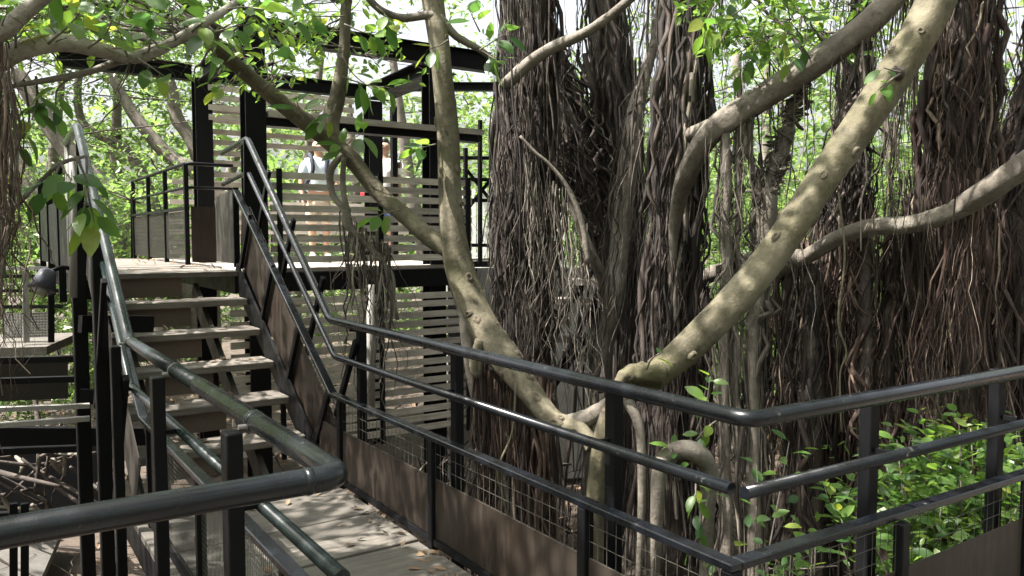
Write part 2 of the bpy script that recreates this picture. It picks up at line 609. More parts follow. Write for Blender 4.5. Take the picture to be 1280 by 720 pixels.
def leaves(name, pos, size, mat, parent, droop=0.25, up=1.0, tint=(0, 1)):
    n = len(pos)
    az = rng.uniform(0, 6.28, n); pt = rng.normal(-droop, 0.45, n)
    d = np.stack([np.cos(az) * np.cos(pt), np.sin(az) * np.cos(pt), np.sin(pt)], 1)
    nn = rng.normal(0, 0.55, (n, 3)) + np.array([0, 0, up])
    nn -= d * np.sum(nn * d, 1)[:, None]; nn /= np.linalg.norm(nn, axis=1)[:, None] + 1e-9
    x = np.cross(d, nn)
    sz = size * rng.uniform(0.6, 1.25, n)
    wd = rng.uniform(0.85, 1.3, n)
    V = pos[:, None, :] + sz[:, None, None] * (LEAF_T[None, :, 0, None] * (x * wd[:, None])[:, None, :] + LEAF_T[None, :, 1, None] * d[:, None, :] + LEAF_T[None, :, 2, None] * nn[:, None, :])
    F = (LEAF_F[None] + (np.arange(n) * 6)[:, None, None]).reshape(-1, 4)
    tv = np.clip(tint[0] + (tint[1] - tint[0]) * rng.beta(2.2, 2.4, n), 0, 1)
    o = link(name, mesh_np(name, V.reshape(-1, 3), F, mat, np.repeat(tv, 6), smooth=False), parent)
    o['kind'] = 'stuff'
    return o


def twigs(name, anchors, ends, mat, parent, rad=(0.006, 0.014), sag=0.1):
    anchors, ends = np.asarray(anchors), np.asarray(ends)
    o = strands(name, anchors, ends, mat, parent, rad, 0.06, 10, 4, (0.1, 0.8), 1.0, 0.3)
    return o


def crown(parent, anchors, centres, n_leaves, spread, size, mat='leaf', twig_mat='root_grey', droop=0.25, flat=0.6, sub=6, tint=(0, 1)):
    """clumps of leaves on twigs: centres are bough ends, each with a few sprays"""
    centres = np.asarray(centres); anchors = np.asarray(anchors)
    dd = np.linalg.norm(centres[:, None] - anchors[None], axis=2)
    near = anchors[np.argmin(dd, 1)]
    sp = np.array([1, 1, flat]) * spread
    subs = np.repeat(centres, sub, 0) + rng.normal(0, 1, (len(centres) * sub, 3)) * sp * 0.8
    st = np.vstack([near, np.repeat(centres, sub, 0)])
    en = np.vstack([centres, subs])
    twigs('twigs', st, en, twig_mat, parent)
    c = subs[rng.integers(0, len(subs), n_leaves)]
    pos = c + rng.normal(0, 1, (n_leaves, 3)) * sp * 0.38
    return leaves('crown', pos, size, mat, parent, droop, 1.0, tint)


# individually built big leaves -----------------------------------------------------------
def leaf_mesh(curl=0.12, seed=0):
    g = np.random.default_rng(seed)
    ys = np.array([0.0, 0.12, 0.3, 0.52, 0.74, 0.9, 1.0])
    ws = np.array([0.012, 0.15, 0.245, 0.265, 0.2, 0.09, 0.004]) * g.uniform(0.9, 1.1)
    V, F = [], []
    for y, w in zip(ys, ws):
        z = -curl * y * y
        for x, zz in ((-w, 0.22 * w), (0, 0), (w, 0.22 * w)):
            V.append((x + g.normal(0, 0.006), y, z + zz))
    for i in range(len(ys) - 1):
        a = i * 3
        F += [(a, a + 1, a + 4, a + 3), (a + 1, a + 2, a + 5, a + 4)]
    # petiole
    n = len(V)
    V += [(-0.012, -0.22, 0.03), (0.012, -0.22, 0.03), (0.012, 0.02, 0.004), (-0.012, 0.02, 0.004)]
    F.append((n, n + 1, n + 2, n + 3))
    me = bpy.data.meshes.new('leaf')
    me.from_pydata(V, [], F)
    me.polygons.foreach_set('use_smooth', np.full(len(F), True))
    me.materials.append(MATS['leaf_near'])
    return me


LEAF_MESH = [leaf_mesh(0.1, 1), leaf_mesh(0.25, 2), leaf_mesh(-0.05, 3)]


def leaf_obj(parent, pos, d, nrm, size):
    d = np.asarray(d, float); d /= np.linalg.norm(d)
    nrm = np.asarray(nrm, float); nrm = nrm - d * np.dot(nrm, d); nrm /= np.linalg.norm(nrm) + 1e-9
    x = np.cross(d, nrm)
    o = bpy.data.objects.new('leaf', LEAF_MESH[random.randrange(3)])
    COL.objects.link(o)
    o.parent = parent
    M = Matrix(((x[0], d[0], nrm[0], pos[0]), (x[1], d[1], nrm[1], pos[1]), (x[2], d[2], nrm[2], pos[2]), (0, 0, 0, 1)))
    o.matrix_parent_inverse = Matrix.Translation(-Vector(parent.location))
    o.matrix_basis = M @ Matrix.Diagonal((size, size, size, 1))
    return o


def sprig(parent, tip, base, n, size, spread=0.5, twig=True, droop=0.3):
    """a leafy twig with leaves as pieces of their own"""
    base, tip = np.asarray(base, float), np.asarray(tip, float)
    mid = (base + tip) / 2 + rng.normal(0, 0.08, 3) * np.linalg.norm(tip - base)
    path = spline([base, mid, tip], 12)
    if twig:
        MB().tube(path, np.linspace(0.006, 0.0025, 12), 5).build('twig', 'bark_grey', parent, True)
    ax = (tip - base) / (np.linalg.norm(tip - base) + 1e-9)
    for i in range(n):
        s = 1 - 0.75 * (i / max(1, n)) ** 1.2
        p = path[int(s * 11)]
        a = i * 2.4 + rng.normal(0, 0.3)
        side = np.cross(ax, [0.3, 0.2, 1]); side /= np.linalg.norm(side); s2 = np.cross(ax, side)
        d = ax * 0.55 + spread * 1.5 * (math.cos(a) * side + math.sin(a) * s2) + np.array([0, 0, -droop])
        leaf_obj(parent, p + 0.2 * size * d / np.linalg.norm(d), d, np.array([rng.normal(0, .4), rng.normal(0, .4), 1]) - FWD * 0.3, size * rng.uniform(0.7, 1.15))


# ------------------------------------------------------------------ setting: ground
GZ = -1.35
g = 90
xs = np.concatenate([np.linspace(-120, -8, 20), np.linspace(-7.5, 22, g), np.linspace(24, 140, 20)])
ys = np.concatenate([np.linspace(-120, -5, 20), np.linspace(-4.5, 26, g), np.linspace(28, 140, 20)])
gx, gy = np.meshgrid(xs, ys)
gzv = GZ + 0.06 * np.sin(gx * 1.3 + 1) * np.cos(gy * 1.1) + 0.05 * np.sin(gx * 3.1 + gy * 2.3) + rng.normal(0, 0.015, gx.shape)
V = np.stack([gx, gy, gzv], -1).reshape(-1, 3)
ii = np.arange(gx.size).reshape(gx.shape)
F = np.stack([ii[:-1, :-1], ii[:-1, 1:], ii[1:, 1:], ii[1:, :-1]], -1).reshape(-1, 4)
tag(link('ground', mesh_np('ground', V, F, 'soil')), kind='structure')
# fallen leaves
n = 9000
pos = np.stack([rng.uniform(-6, 16, n), rng.uniform(0.5, 20, n), np.full(n, GZ + 0.07)], 1)
pos[:, 2] += 0.06 * np.sin(pos[:, 0] * 1.3 + 1) * np.cos(pos[:, 1] * 1.1) + 0.05 * np.sin(pos[:, 0] * 3.1 + pos[:, 1] * 2.3)
n2 = 110
dk = np.stack([rng.uniform(.82, 1.9, n2), rng.uniform(1.8, 5.3, n2), np.full(n2, .004)], 1)
dk[:, 0] = np.where(rng.random(n2) < .5, 1.9 - np.abs(rng.normal(0, .1, n2)), dk[:, 0])
stp = rng.integers(0, 5, 40)
dt = np.stack([rng.uniform(.88, 1.9, 40), 5.46 + stp * .34 + rng.uniform(.05, .25, 40), .22 * (stp + 1) + .004], 1)
ld = np.stack([rng.uniform(.85, 1.95, 60), rng.uniform(7.2, 12, 60), np.full(60, 1.327)], 1)
pos = np.vstack([pos, dk, dt, ld])
ll = leaves('leaf_litter', pos, np.concatenate([np.full(n, .11), np.full(len(pos) - n, .06)]), 'litter', None, 0.0, 2.5)
tag(ll, 'brown fallen leaves scattered over the dark soil', 'leaf litter', kind='stuff')

# ------------------------------------------------------------------ walkway deck
XL, XR = 0.68, 2.06
def deck(name, x0, x1, y0, y1, z, mat, along='x', w=0.27, th=0.045):
    """a deck of separate planks; planks run along 'along'"""
    m = MB()
    m.box(np.array([x0, y0 + .02, z - 0.2]), np.array([x0 + .06, y1 - .02, z - th - 0.003]))
    m.box(np.array([x1 - .06, y0 + .02, z - 0.2]), np.array([x1, y1 - .02, z - th - 0.003]))
    base = m.build(name, 'black_steel')
    tag(base, kind='structure')
    mesh = None
    span = (y1 - y0) if along == 'x' else (x1 - x0)
    cnt = max(1, int(round(span / w))); w = span / cnt
    for i in range(cnt):
        if along == 'x':
            a, b = np.array([x0, -w / 2 + .003, -th]), np.array([x1, w / 2 - .003, 0]); c = ((0, y0 + (i + .5) * w, z))
        else:
            a, b = np.array([-w / 2 + .003, y0, -th]), np.array([w / 2 - .003, y1, 0]); c = (x0 + (i + .5) * w, 0, z)
        if mesh is None:
            p = MB().box(a, b).build('plank', mat, base, bevel=0.004); mesh = p.data
        else:
            p = link('plank', mesh, base)
        p.location = (c[0], c[1], c[2] + rng.normal(0, 0.0015))
        p.rotation_euler = (rng.normal(0, 0.004), rng.normal(0, 0.002), rng.normal(0, 0.002))
    return base


deck('boardwalk', XL + 0.05, XR - 0.12, 1.62, 5.34, 0.0, 'deck_wood')
deck('crossing_boardwalk', -3.5, 7.0, -1.2, 1.6, 0.0, 'deck_wood', 'y', 0.24)
LZ = 1.32
deck('landing', 0.76, 1.98, 7.12, 12.6, LZ, 'tread_wood')


# ------------------------------------------------------------------ railings
def wire_panel(o0, u, v, parent, sp=0.03, r=0.0013, name='wire_mesh', spv=None):
    o0, u, v = (np.asarray(x, float) for x in (o0, u, v))
    lu, lv = np.linalg.norm(u), np.linalg.norm(v)
    nu, nv = max(2, int(lu / sp)), max(2, int(lv / (spv or sp)))
    nrm = np.cross(u, v); nrm /= np.linalg.norm(nrm)
    Ps = [(o0 + u * i / nu, o0 + u * i / nu + v) for i in range(nu + 1)] + [(o0 + v * i / nv + nrm * r, o0 + v * i / nv + u + nrm * r) for i in range(nv + 1)]
    paths = np.array([[a, (a + b) / 2, b] for a, b in Ps])
    Vv, Ff = batch_tubes(paths, np.full(paths.shape[:2], r), 3)
    o = link(name, mesh_np(name, Vv, Ff, 'wire', smooth=False), parent)
    o['kind'] = 'stuff'
    return o


def slab4(name, quad, th, mat, parent):
    """flat plate from 4 corners with thickness"""
    q = [np.asarray(p, float) for p in quad]
    nrm = np.cross(q[1] - q[0], q[3] - q[0]); nrm /= np.linalg.norm(nrm)
    V = [p - nrm * th / 2 for p in q] + [p + nrm * th / 2 for p in q]
    return MB().add(V, [(3, 2, 1, 0), (4, 5, 6, 7), (0, 1, 5, 4), (1, 2, 6, 5), (2, 3, 7, 6), (3, 0, 4, 7)]).build(name, mat, parent)


UZ = np.array([0, 0, 1.0])
HR, MR, LB = 1.05, 0.805, 0.575


def sheath(parent, pts, z, off=0):
    return [np.array([p[0], p[1], p[2] + z]) for p in pts]


rr_ = thing('railing', 'black steel pipe railing descending the steps and turning along the boardwalk towards the shrubs', 'railing', (2.05, 1.65, 0))
hx = 2.03
top = [(hx + .02, 7.95, LZ + 1.10), (hx + .02, 7.12, LZ + 1.15), (hx, 5.2, HR), (hx - .04, 1.615, HR - .005), (6.4, 1.47, HR - .005)]
MB().tube(rounded(top, 0.06), 0.0275, 14).build('handrail', 'rail_paint', rr_, True)
midp = [(hx + .02, 7.95, LZ + .80), (hx + .02, 7.12, LZ + 0.86), (hx, 5.12, MR), (hx - .03, 1.69, MR)]
MB().tube(rounded(midp, 0.05), 0.021, 12).build('mid_rail', 'rail_paint', rr_, True)
MB().tube([(hx - 0.02, 1.645, MR - .003), (6.4, 1.50, MR)], 0.0215, 12).build('mid_rail', 'rail_paint', rr_, True)
lx = 1.965
lowp = [(lx, 7.2, LZ + 0.70), (lx, 5.0, LB), (lx, 1.655, LB), (6.4, 1.50, LB)]
for a, b in zip(lowp[:-1], lowp[1:]):
    a, b = np.array(a), np.array(b)
    d = (b - a) / np.linalg.norm(b - a)
    e = 0.027 if a[0] != b[0] else 0.0
    MB().bar(a + d * e, b + d * 0.024, 0.028, 0.055, np.cross(d, [d[1], -d[0], 0]) if abs(d[2]) < .1 else None).build('guard_bar', 'rail_paint', rr_, bevel=0.004)
# outer posts with top brackets, and short inner posts
for y in (2.38, 3.62, 4.86):
    MB().box(np.array([2.085, y - .03, -0.9 if y < 3 else -.35]), np.array([2.135, y + .03, HR - 0.03])).build('post', 'black_steel', rr_, bevel=.004)
    MB().bar((2.10, y, HR - .035), (hx, y, HR - .035), .03, .012).build('bracket', 'black_steel', rr_)
    MB().bar((2.10, y, MR), (hx, y, MR), .02, .012).build('bracket', 'black_steel', rr_)
    MB().box(np.array([1.94, y - .025, -0.02]), np.array([1.99, y + .025, LB - .016])).build('post', 'black_steel', rr_, bevel=.004)
for x in (2.82, 3.82, 4.82, 5.82):
    MB().box(np.array([x - .03, 1.70, -0.35]), np.array([x + .03, 1.75, HR - .03])).build('post', 'black_steel', rr_, bevel=.004)
    MB().bar((x, 1.72, HR - .035), (x, 1.62, HR - .035), .03, .012).build('bracket', 'black_steel', rr_)
    MB().bar((x, 1.72, MR), (x, 1.64, MR), .02, .012).build('bracket', 'black_steel', rr_)
    MB().box(np.array([x + .0 - .025, 1.565, -0.02]), np.array([x + .025, 1.605, LB - .016])).build('post', 'black_steel', rr_, bevel=.004)
MB().box(np.array([1.94, 1.63, -.02]), np.array([1.99, 1.68, LB - .016])).build('post', 'black_steel', rr_, bevel=.004)
# guard plates and mesh of the level part
ysec = [1.68, 2.355, 2.405, 3.595, 3.645, 4.835, 4.885, 5.25]
for a, b in zip(ysec[::2], ysec[1::2]):
    slab4('guard_plate', [(lx, a, 0.05), (lx, b, 0.05), (lx, b, 0.36), (lx, a, 0.36)], .006, 'brown_plate', rr_)
    wire_panel((lx, a, 0.362), (0, b - a, 0), (0, 0, LB - .378), rr_, 0.05, 0.0014)
    MB().box(np.array([lx - .018, a + .001, .012]), np.array([lx + .018, b - .001, .046])).build('bottom_bar', 'black_steel', rr_)
xsec = [1.99, 2.79, 2.85, 3.79, 3.85, 4.79, 4.85, 5.79]
for a, b in zip(xsec[::2], xsec[1::2]):
    slab4('guard_plate', [(a, 1.59, 0.05), (b, 1.59, 0.05), (b, 1.59, 0.38), (a, 1.59, 0.38)], .006, 'brown_plate', rr_)
    wire_panel((a, 1.59, 0.382), (b - a, 0, 0), (0, 0, LB - .398), rr_, 0.05, 0.0014)
    MB().box(np.array([a + .001, 1.572, .012]), np.array([b - .001, 1.608, .046])).build('bottom_bar', 'black_steel', rr_)
# stair part: plate parallel with the slope, posts square to it
slope = np.array([0, 2.2, LZ + .10 - 0.0]); sl = slope / np.linalg.norm(slope)
perp = np.array([0, -sl[2], sl[1]])
A0, A1 = np.array([lx + .03, 5.2, 0.02]), np.array([lx + .03, 7.2, LZ + .1])
slab4('guard_plate', [A0, A1, A1 + perp * .42 + np.array([0, .16, .12]), A0 + perp * .40], .006, 'brown_plate', rr_)
wire_panel(A0 + perp * .40, A1 - A0, perp * .14, rr_, 0.05, .0014)
for t in (0.08, 0.36, 0.66, 0.95):
    q = A0 + (A1 - A0) * t + np.array([-.03, 0, 0])
    MB().bar(q, q + perp * 0.55, .05, .03, (0, 1, 0)).build('post', 'black_steel', rr_, bevel=.003)
    q2 = q + np.array([.10, 0, 0])
    MB().bar(q2 - perp * .1, q2 + perp * 0.96, .045, .03, (0, 1, 0)).build('post', 'black_steel', rr_, bevel=.003)
slab4('guard_plate', [(lx, 7.23, LZ + .06), (lx + .03, 8.02, LZ + .06), (lx + .03, 8.02, LZ + .68), (lx, 7.23, LZ + .72)], .008, 'dark_panel', rr_)
MB().bar((lx, 7.22, LZ + .03), (lx, 7.22, LZ + .73), .05, .03).build('post', 'black_steel', rr_)
MB().bar((lx + .06, 7.12, LZ - .2), (hx + .01, 7.12, LZ + 1.14), .05, .03).build('post', 'black_steel', rr_)

rl = thing('railing', 'scuffed pipe railing with a rounded corner and fine mesh beside the lower dark steelwork', 'railing', (0.72, 1.8, 0))
hx2 = 0.715
for y_ in (2.47, 3.60, 4.72):
    MB().tube([(hx2, y_ - .02, 1.045), (hx2, y_ - .012, 1.045), (hx2, y_ + .012, 1.045), (hx2, y_ + .02, 1.045)], [.0304, .034, .034, .0304], 14).build('collar', 'green_rail_paint', rl, True)
MB().tube([(hx2 - .09, 1.777, 1.045), (hx2 - .082, 1.777, 1.045), (hx2 - .078, 1.777, 1.045), (hx2 - .07, 1.777, 1.045)], [.031, .033, .033, .031], 14).build('weld_bead', 'rail_paint', rl, True)
HR, MR = 1.045, 0.785
topl = [(-3.2, 1.86, HR), (hx2, 1.775, HR), (hx2, 4.8, HR), (hx2 - .01, 6.78, LZ + 1.12), (hx2 - .015, 7.5, LZ + 1.06)]
MB().tube(rounded(topl[:2] + [(hx2, 3.2, HR)], 0.05), 0.031, 14).build('handrail', 'rail_paint', rl, True)
MB().tube(rounded([(hx2, 3.2, HR)] + topl[2:], 0.06), 0.0302, 14).build('handrail', 'green_rail_paint', rl, True)
MB().tube(rounded([(-3.2, 1.86, MR), (hx2, 1.775, MR)], .05), .021, 12).build('mid_rail', 'rail_paint', rl, True)
MB().tube(rounded([(hx2 + .01, 1.80, MR), (hx2 + .01, 4.87, MR), (hx2, 6.8, LZ + .88)], .05), .021, 12).build('mid_rail', 'green_rail_paint', rl, True)
lx2 = 0.80
for a, b in (((lx2, 1.80, LB), (lx2, 4.95, LB)), ((lx2, 4.95, LB), (lx2, 7.2, LZ + .6)), ((-3.2, 1.87, LB), (lx2 - .03, 1.80, LB))):
    MB().bar(a, b, 0.05, 0.028, (1, 0, 0) if a[0] == b[0] else (0, 1, 0)).build('guard_bar', 'rail_paint', rl, bevel=.004)
for y in (2.45, 3.6, 4.76):
    MB().box(np.array([0.615, y - .035, -0.9]), np.array([0.665, y + .035, HR - .02])).build('post', 'black_steel', rl, bevel=.004)
    MB().tube([(0.66, y, HR - .01), (hx2, y, HR - .01)], .008, 8).build('bracket', 'grey_pipe', rl)
    MB().bar((0.66, y, MR), (hx2, y, MR), .02, .012).build('bracket', 'black_steel', rl)
    MB().box(np.array([.78, y - .02, -.02]), np.array([.82, y + .02, LB - .016])).build('post', 'black_steel', rl, bevel=.003)
MB().box(np.array([-.75, 1.86, -.35]), np.array([-.69, 1.91, HR - .03])).build('post', 'black_steel', rl, bevel=.004)
yl = [1.83, 2.43, 2.47, 3.58, 3.62, 4.74]
for a, b in zip(yl[::2], yl[1::2]):
    wire_panel((lx2, a, 0.05), (0, b - a, 0), (0, 0, LB - .07), rl, 0.022, 0.0012)
    MB().box(np.array([lx2 - .018, a + .001, .012]), np.array([lx2 + .018, b - .001, .046])).build('bottom_bar', 'black_steel', rl)
B0, B1 = np.array([lx2 - .03, 5.1, 0.0]), np.array([lx2 - .03, 7.2, LZ + .08])
slab4('guard_plate', [B0, B1, B1 + perp * .38, B0 + perp * .38], .006, 'dark_panel', rl)
for t in (0.05, .4, .75):
    q2 = B0 + (B1 - B0) * t + np.array([-.09, 0, 0])
    MB().bar(q2 - perp * .1, q2 + perp * 0.94, .05, .03, (0, 1, 0)).build('post', 'black_steel', rl, bevel=.003)
MB().bar((.70, 6.80, LZ - .2), (.72, 6.80, LZ + 1.10), .05, .03).build('post', 'black_steel', rl)
MB().tube([(hx2 - .015, 7.5, LZ - .2), (hx2 - .015, 7.5, LZ + 1.06)], .022, 10).build('post', 'grey_pipe', rl, True)
slab4('guard_plate', [(.70, 7.25, LZ + .03), (.70, 10.6, LZ + .03), (.70, 10.6, LZ + .62), (.70, 7.25, LZ + .62)], .01, 'black_steel', rl)
for y_ in (8.4, 9.5, 10.6):
    MB().box(np.array([.68, y_ - .03, LZ - .3]), np.array([.74, y_ + .03, LZ + .95])).build('post', 'black_steel', rl)

# ------------------------------------------------------------------ steps
st = thing('staircase', 'open riser timber steps with brown plates climbing to the landing', 'stairs', (1.38, 5.3, 0))
rise, run = 0.22, 0.34
tm = None
for i in range(5):
    y0, z = 5.44 + i * run, rise * (i + 1)
    if tm is None:
        t_ = MB().box(np.array([0.84, -0.01, -0.055]), np.array([1.93, 0.30, 0])).build('tread', 'tread_wood', st, bevel=.007); tm = t_.data
    else:
        t_ = link('tread', tm, st)
    t_.location = (0, y0, z) if t_.parent is None else Vector((0, y0, z))
    MB().box(np.array([1.03, y0 + .10, z - rise + .01]), np.array([1.50, y0 + .13, z - .058])).build('riser_plate', 'riser_bounce_tone', st)
MB().box(np.array([1.03, 7.22, LZ - rise + .01]), np.array([1.50, 7.25, LZ - .05])).build('riser_plate', 'riser_bounce_tone', st)
for x in (1.0, 1.62):
    MB().bar((x, 5.3, -.12), (x, 7.3, LZ - .17 - .0), .16, .04, (0, 0, 1)).build('carriage_beam', 'dark_panel', st)
for x in (0.815, 1.955):
    MB().bar((x, 5.16, -.02), (x, 7.22, LZ - .02), .2, .02, (0, 0, 1)).build('stringer', 'black_steel', st)
fixed = [c for c in st.children if c.name.startswith('tread')]

# ------------------------------------------------------------------ landing railing
r3 = thing('railing', 'low black railing with mesh panels along the raised landing before background trees', 'railing', (1.93, 8.95, LZ))
x3 = 1.93
pts3 = [(2.42, 8.98, LZ + 1.07), (x3, 8.95, LZ + 1.07), (x3, 12.3, LZ + 1.07), (x3, 12.45, LZ)]
MB().tube(rounded(pts3, .08), .02, 8).build('handrail', 'black_steel', r3, True)
MB().tube(rounded([(2.42, 8.98, LZ + .82), (x3, 8.95, LZ + .82), (x3, 12.3, LZ + .82)], .08), .016, 8).build('mid_rail', 'black_steel', r3, True)
MB().bar((x3, 8.95, LZ + .6), (x3, 12.36, LZ + .6), .03, .05).build('guard_bar', 'black_steel', r3)
for y in (8.97, 10.05, 11.1, 12.2):
    MB().bar((x3, y, LZ), (x3, y, LZ + 1.06), .045, .045).build('post', 'black_steel', r3)
for a, b in ((9.0, 10.02), (10.08, 11.07), (11.13, 12.17)):
    wire_panel((x3, a, LZ + .05), (0, b - a, 0), (0, 0, .52), r3, .05, .005)
slab4('guard_plate', [(x3 + .04, 8.95, LZ + .03), (2.38, 8.97, LZ + .03), (2.38, 8.97, LZ + .62), (x3 + .04, 8.95, LZ + .62)], .008, 'brown_plate', r3)

# ------------------------------------------------------------------ lookout tower
tw = thing('lookout_platform', 'black steel lookout frame with pale timber slats beside the landing', 'platform', (3.4, 9, GZ))
TZ = 1.30
def steel_col(x, y, z0, z1, w=.2):
    m = MB()
    m.box(np.array([x - w / 2, y - w / 2, z0]), np.array([x + w / 2, y - w / 2 + .02, z1]))
    m.box(np.array([x - w / 2, y + w / 2 - .02, z0]), np.array([x + w / 2, y + w / 2, z1]))
    m.box(np.array([x - .012, y - w / 2 + .02, z0]), np.array([x + .012, y + w / 2 - .02, z1]))
    return m.build('column', 'black_steel', tw)


steel_col(2.38, 8.06, GZ, 3.78)
steel_col(2.45, 10.4, GZ, 3.55)
steel_col(4.48, 8.2, GZ, 3.50)
steel_col(4.75, 10.45, GZ, 3.5)
MB().box(np.array([5.12, 10.6, TZ]), np.array([5.2, 10.68, 3.5])).build('post', 'black_steel', tw)
def ibeam(a, b, h=.2, w=.14, name='beam'):
    a, b = np.array(a, float), np.array(b, float)
    d = (b - a) / np.linalg.norm(b - a); s = np.cross(d, UZ)
    m = MB()
    m.obox((a + b) / 2, (b - a) / 2, s * .01, UZ * (h / 2 - .012))
    for q in (-1, 1):
        m.obox((a + b) / 2 + UZ * q * (h / 2 - .006), (b - a) / 2, s * w / 2, UZ * .006)
    return m.build(name, 'black_steel', tw)


ibeam((2.49, 8.06, 3.66), (5.15, 8.06, 3.66), .22)
ibeam((0.9, 10.42, 3.62), (2.34, 10.42, 3.62), .18)
ibeam((2.56, 10.42, 3.62), (4.64, 10.42, 3.62), .18)
ibeam((4.62, 8.18, 3.60), (4.75, 10.3, 3.60), .2, .3)
ibeam((2.38, 8.17, 3.60), (2.45, 10.28, 3.60), .18)
ibeam((4.9, 10.6, 3.75), (6.4, 9.6, 3.75), .12, .1)
# floor
MB().box(np.array([2.3, 8.02, TZ - .24]), np.array([4.95, 8.10, TZ - .046])).build('fascia', 'black_steel', tw)
for i in range(11):
    y = 8.08 + i * .45
    MB().box(np.array([2.25, y, TZ - .04]), np.array([4.95 if y < 10.3 else 6.6, y + .44, TZ])).build('floor_plank', 'slat_wood', tw)
for y in (10.3, 12.9):
    MB().box(np.array([2.3, y, TZ - .24]), np.array([6.6, y + .08, TZ - .046])).build('joist', 'black_steel', tw)
sm = None
def slat(x0, x1, y, z, h=.068, th=.03, tilt=0.0):
    o = MB().box(np.array([x0, y - th / 2, z - h / 2]), np.array([x1, y + th / 2, z + h / 2])).build('slat', 'slat_wood', tw)
    return o


for i in range(9):                       # front railing slats
    slat(2.52, 4.86, 8.0 + rng.normal(0, .003), TZ + .09 + i * .105 + rng.normal(0, .004))
for i in range(15):                      # skirt under the platform
    slat(2.1, 5.05, 8.0 + rng.normal(0, .003), TZ - .33 - i * .108 + rng.normal(0, .004))
for i in range(4):                       # side skirt
    slat(2.5, 4.4, 10.3, TZ + 2.15 - i * .12)
for i in range(13):                      # tall back screen
    slat(2.5, 3.05 if i > 3 else 4.6, 10.56 + rng.normal(0, .004), TZ + 1.92 - i * .135 + rng.normal(0, .004), .065)
for i in range(8):
    slat(2.52, 6.5, 12.85, TZ + .1 + i * .15, .07)
for x in (2.6, 3.7, 4.8):
    MB().bar((x, 7.965, TZ - 1.95), (x, 7.965, TZ + 1.0), .05, .03, (1, 0, 0)).build('batten', 'black_steel', tw)
MB().box(np.array([2.5, 7.93, TZ + 1.50]), np.array([5.0, 8.22, TZ + 1.56])).build('ledge', 'slat_wood', tw)
MB().box(np.array([2.5, 7.99, TZ + 1.42]), np.array([5.0, 8.16, TZ + 1.497])).build('ledge_beam', 'black_steel', tw)
tag(MB().tube([P(463, 356, 7.6), P(464, 520, 7.6)], .038, 10).build('pipe_post', 'grey_pipe', None, True), 'thin grey pipe post standing in front of the lower slats', 'post')

# cross-braced open railing right of the slender trunk
r4 = thing('railing', 'thin black cross braced railing behind the slender trunk before white fence', 'railing', P(600, 310, 11.5))
for px in (582, 600, 614):
    MB().bar(P(px, 150 if px == 600 else 185, 11.5), P(px, 330, 11.5), .05, .05).build('post', 'black_steel', r4)
for py in (197, 224, 250, 306):
    MB().bar(P(545, py, 11.5), P(640, py + 1, 11.6), .05, .05).build('rail', 'black_steel', r4)
MB().bar(P(584, 213, 11.55), P(622, 262, 11.55), .05, .03).build('brace', 'black_steel', r4)
MB().bar(P(622, 213, 11.6), P(584, 262, 11.6), .05, .03).build('brace', 'black_steel', r4)
fn = thing('fence', 'pale corrugated sheet fence behind the cross braced railing', 'fence', P(600, 330, 16))
for i in range(24):
    a, b = P(540 + i * 7, 236, 16), P(540 + i * 7 + 6.4, 420, 16)
    MB().add([(a[0], a[1], a[2]), (b[0], b[1], a[2]), (b[0], b[1], GZ), (a[0], a[1], GZ)] + [tuple(np.array(q) + FWD * .04) for q in [(a[0], a[1], a[2]), (b[0], b[1], a[2]), (b[0], b[1], GZ), (a[0], a[1], GZ)]],
             [(0, 1, 2, 3), (7, 6, 5, 4), (0, 4, 5, 1), (1, 5, 6, 2), (2, 6, 7, 3), (3, 7, 4, 0)]).build('panel', 'white_fence', fn)

# ------------------------------------------------------------------ concrete wall and second flight behind the roots
cw = MB()
a, b = P(560, 380, 9.6), P(800, 380, 9.9)
cw.bar((a[0], a[1], -0.05), (b[0], b[1], -0.05), 2.6, .2, (0, 0, 1))
tag(cw.build('concrete_wall', 'concrete'), 'grey concrete wall half hidden behind the hanging roots', 'wall')
s2 = thing('staircase', 'small steel stair with pale treads glimpsed behind the roots', 'stairs', P(710, 500, 8.2))
for i, (px, py) in enumerate([(732, 352), (716, 376), (692, 401), (707, 423), (724, 443), (738, 470)]):
    c = P(px, py, 8.2 + .03 * i)
    MB().obox(c, RGT * .17, FWD * .14, UZ * .03).build('tread', 'far_wood', s2)
for (x0, y0, x1, y1) in ((745, 330, 672, 442), (752, 360, 690, 478), (735, 418, 640, 560), (672, 372, 700, 396), (668, 440, 720, 480)):
    MB().bar(P(x0, y0, 8.1), P(x1, y1, 8.1), .06, .04).build('rail', 'black_steel', s2)
# far walkway rails
r5 = thing('railing', 'weathered pale fence rails far behind the leaning trunk', 'railing', P(910, 400, 13))
for py in (352, 366, 376, 388, 402):
    MB().bar(P(852, py, 13), P(1010, py - 2, 13.5), .07, .05).build('rail', 'far_wood', r5)
for px in (860, 905, 950, 1000):
    MB().bar(P(px, 345, 13), P(px, 430, 13), .06, .06).build('post', 'black_steel', r5)

# ------------------------------------------------------------------ dark steelwork on the left
def col_px(px, y0, y1, d, wpx, label, mat='black_steel'):
    a, b = P(px, y0, d), P(px, y1, d)
    z1 = GZ if y1 >= 720 else b[2]
    w = wpx * d / FOC
    m = MB().box(np.array([a[0] - w * .4, a[1] - w * .4, z1]), np.array([a[0] + w * .4, a[1] + w * .4, a[2]]))
    return tag(m.build('steel_column', mat, None, bevel=.006), label, 'column')


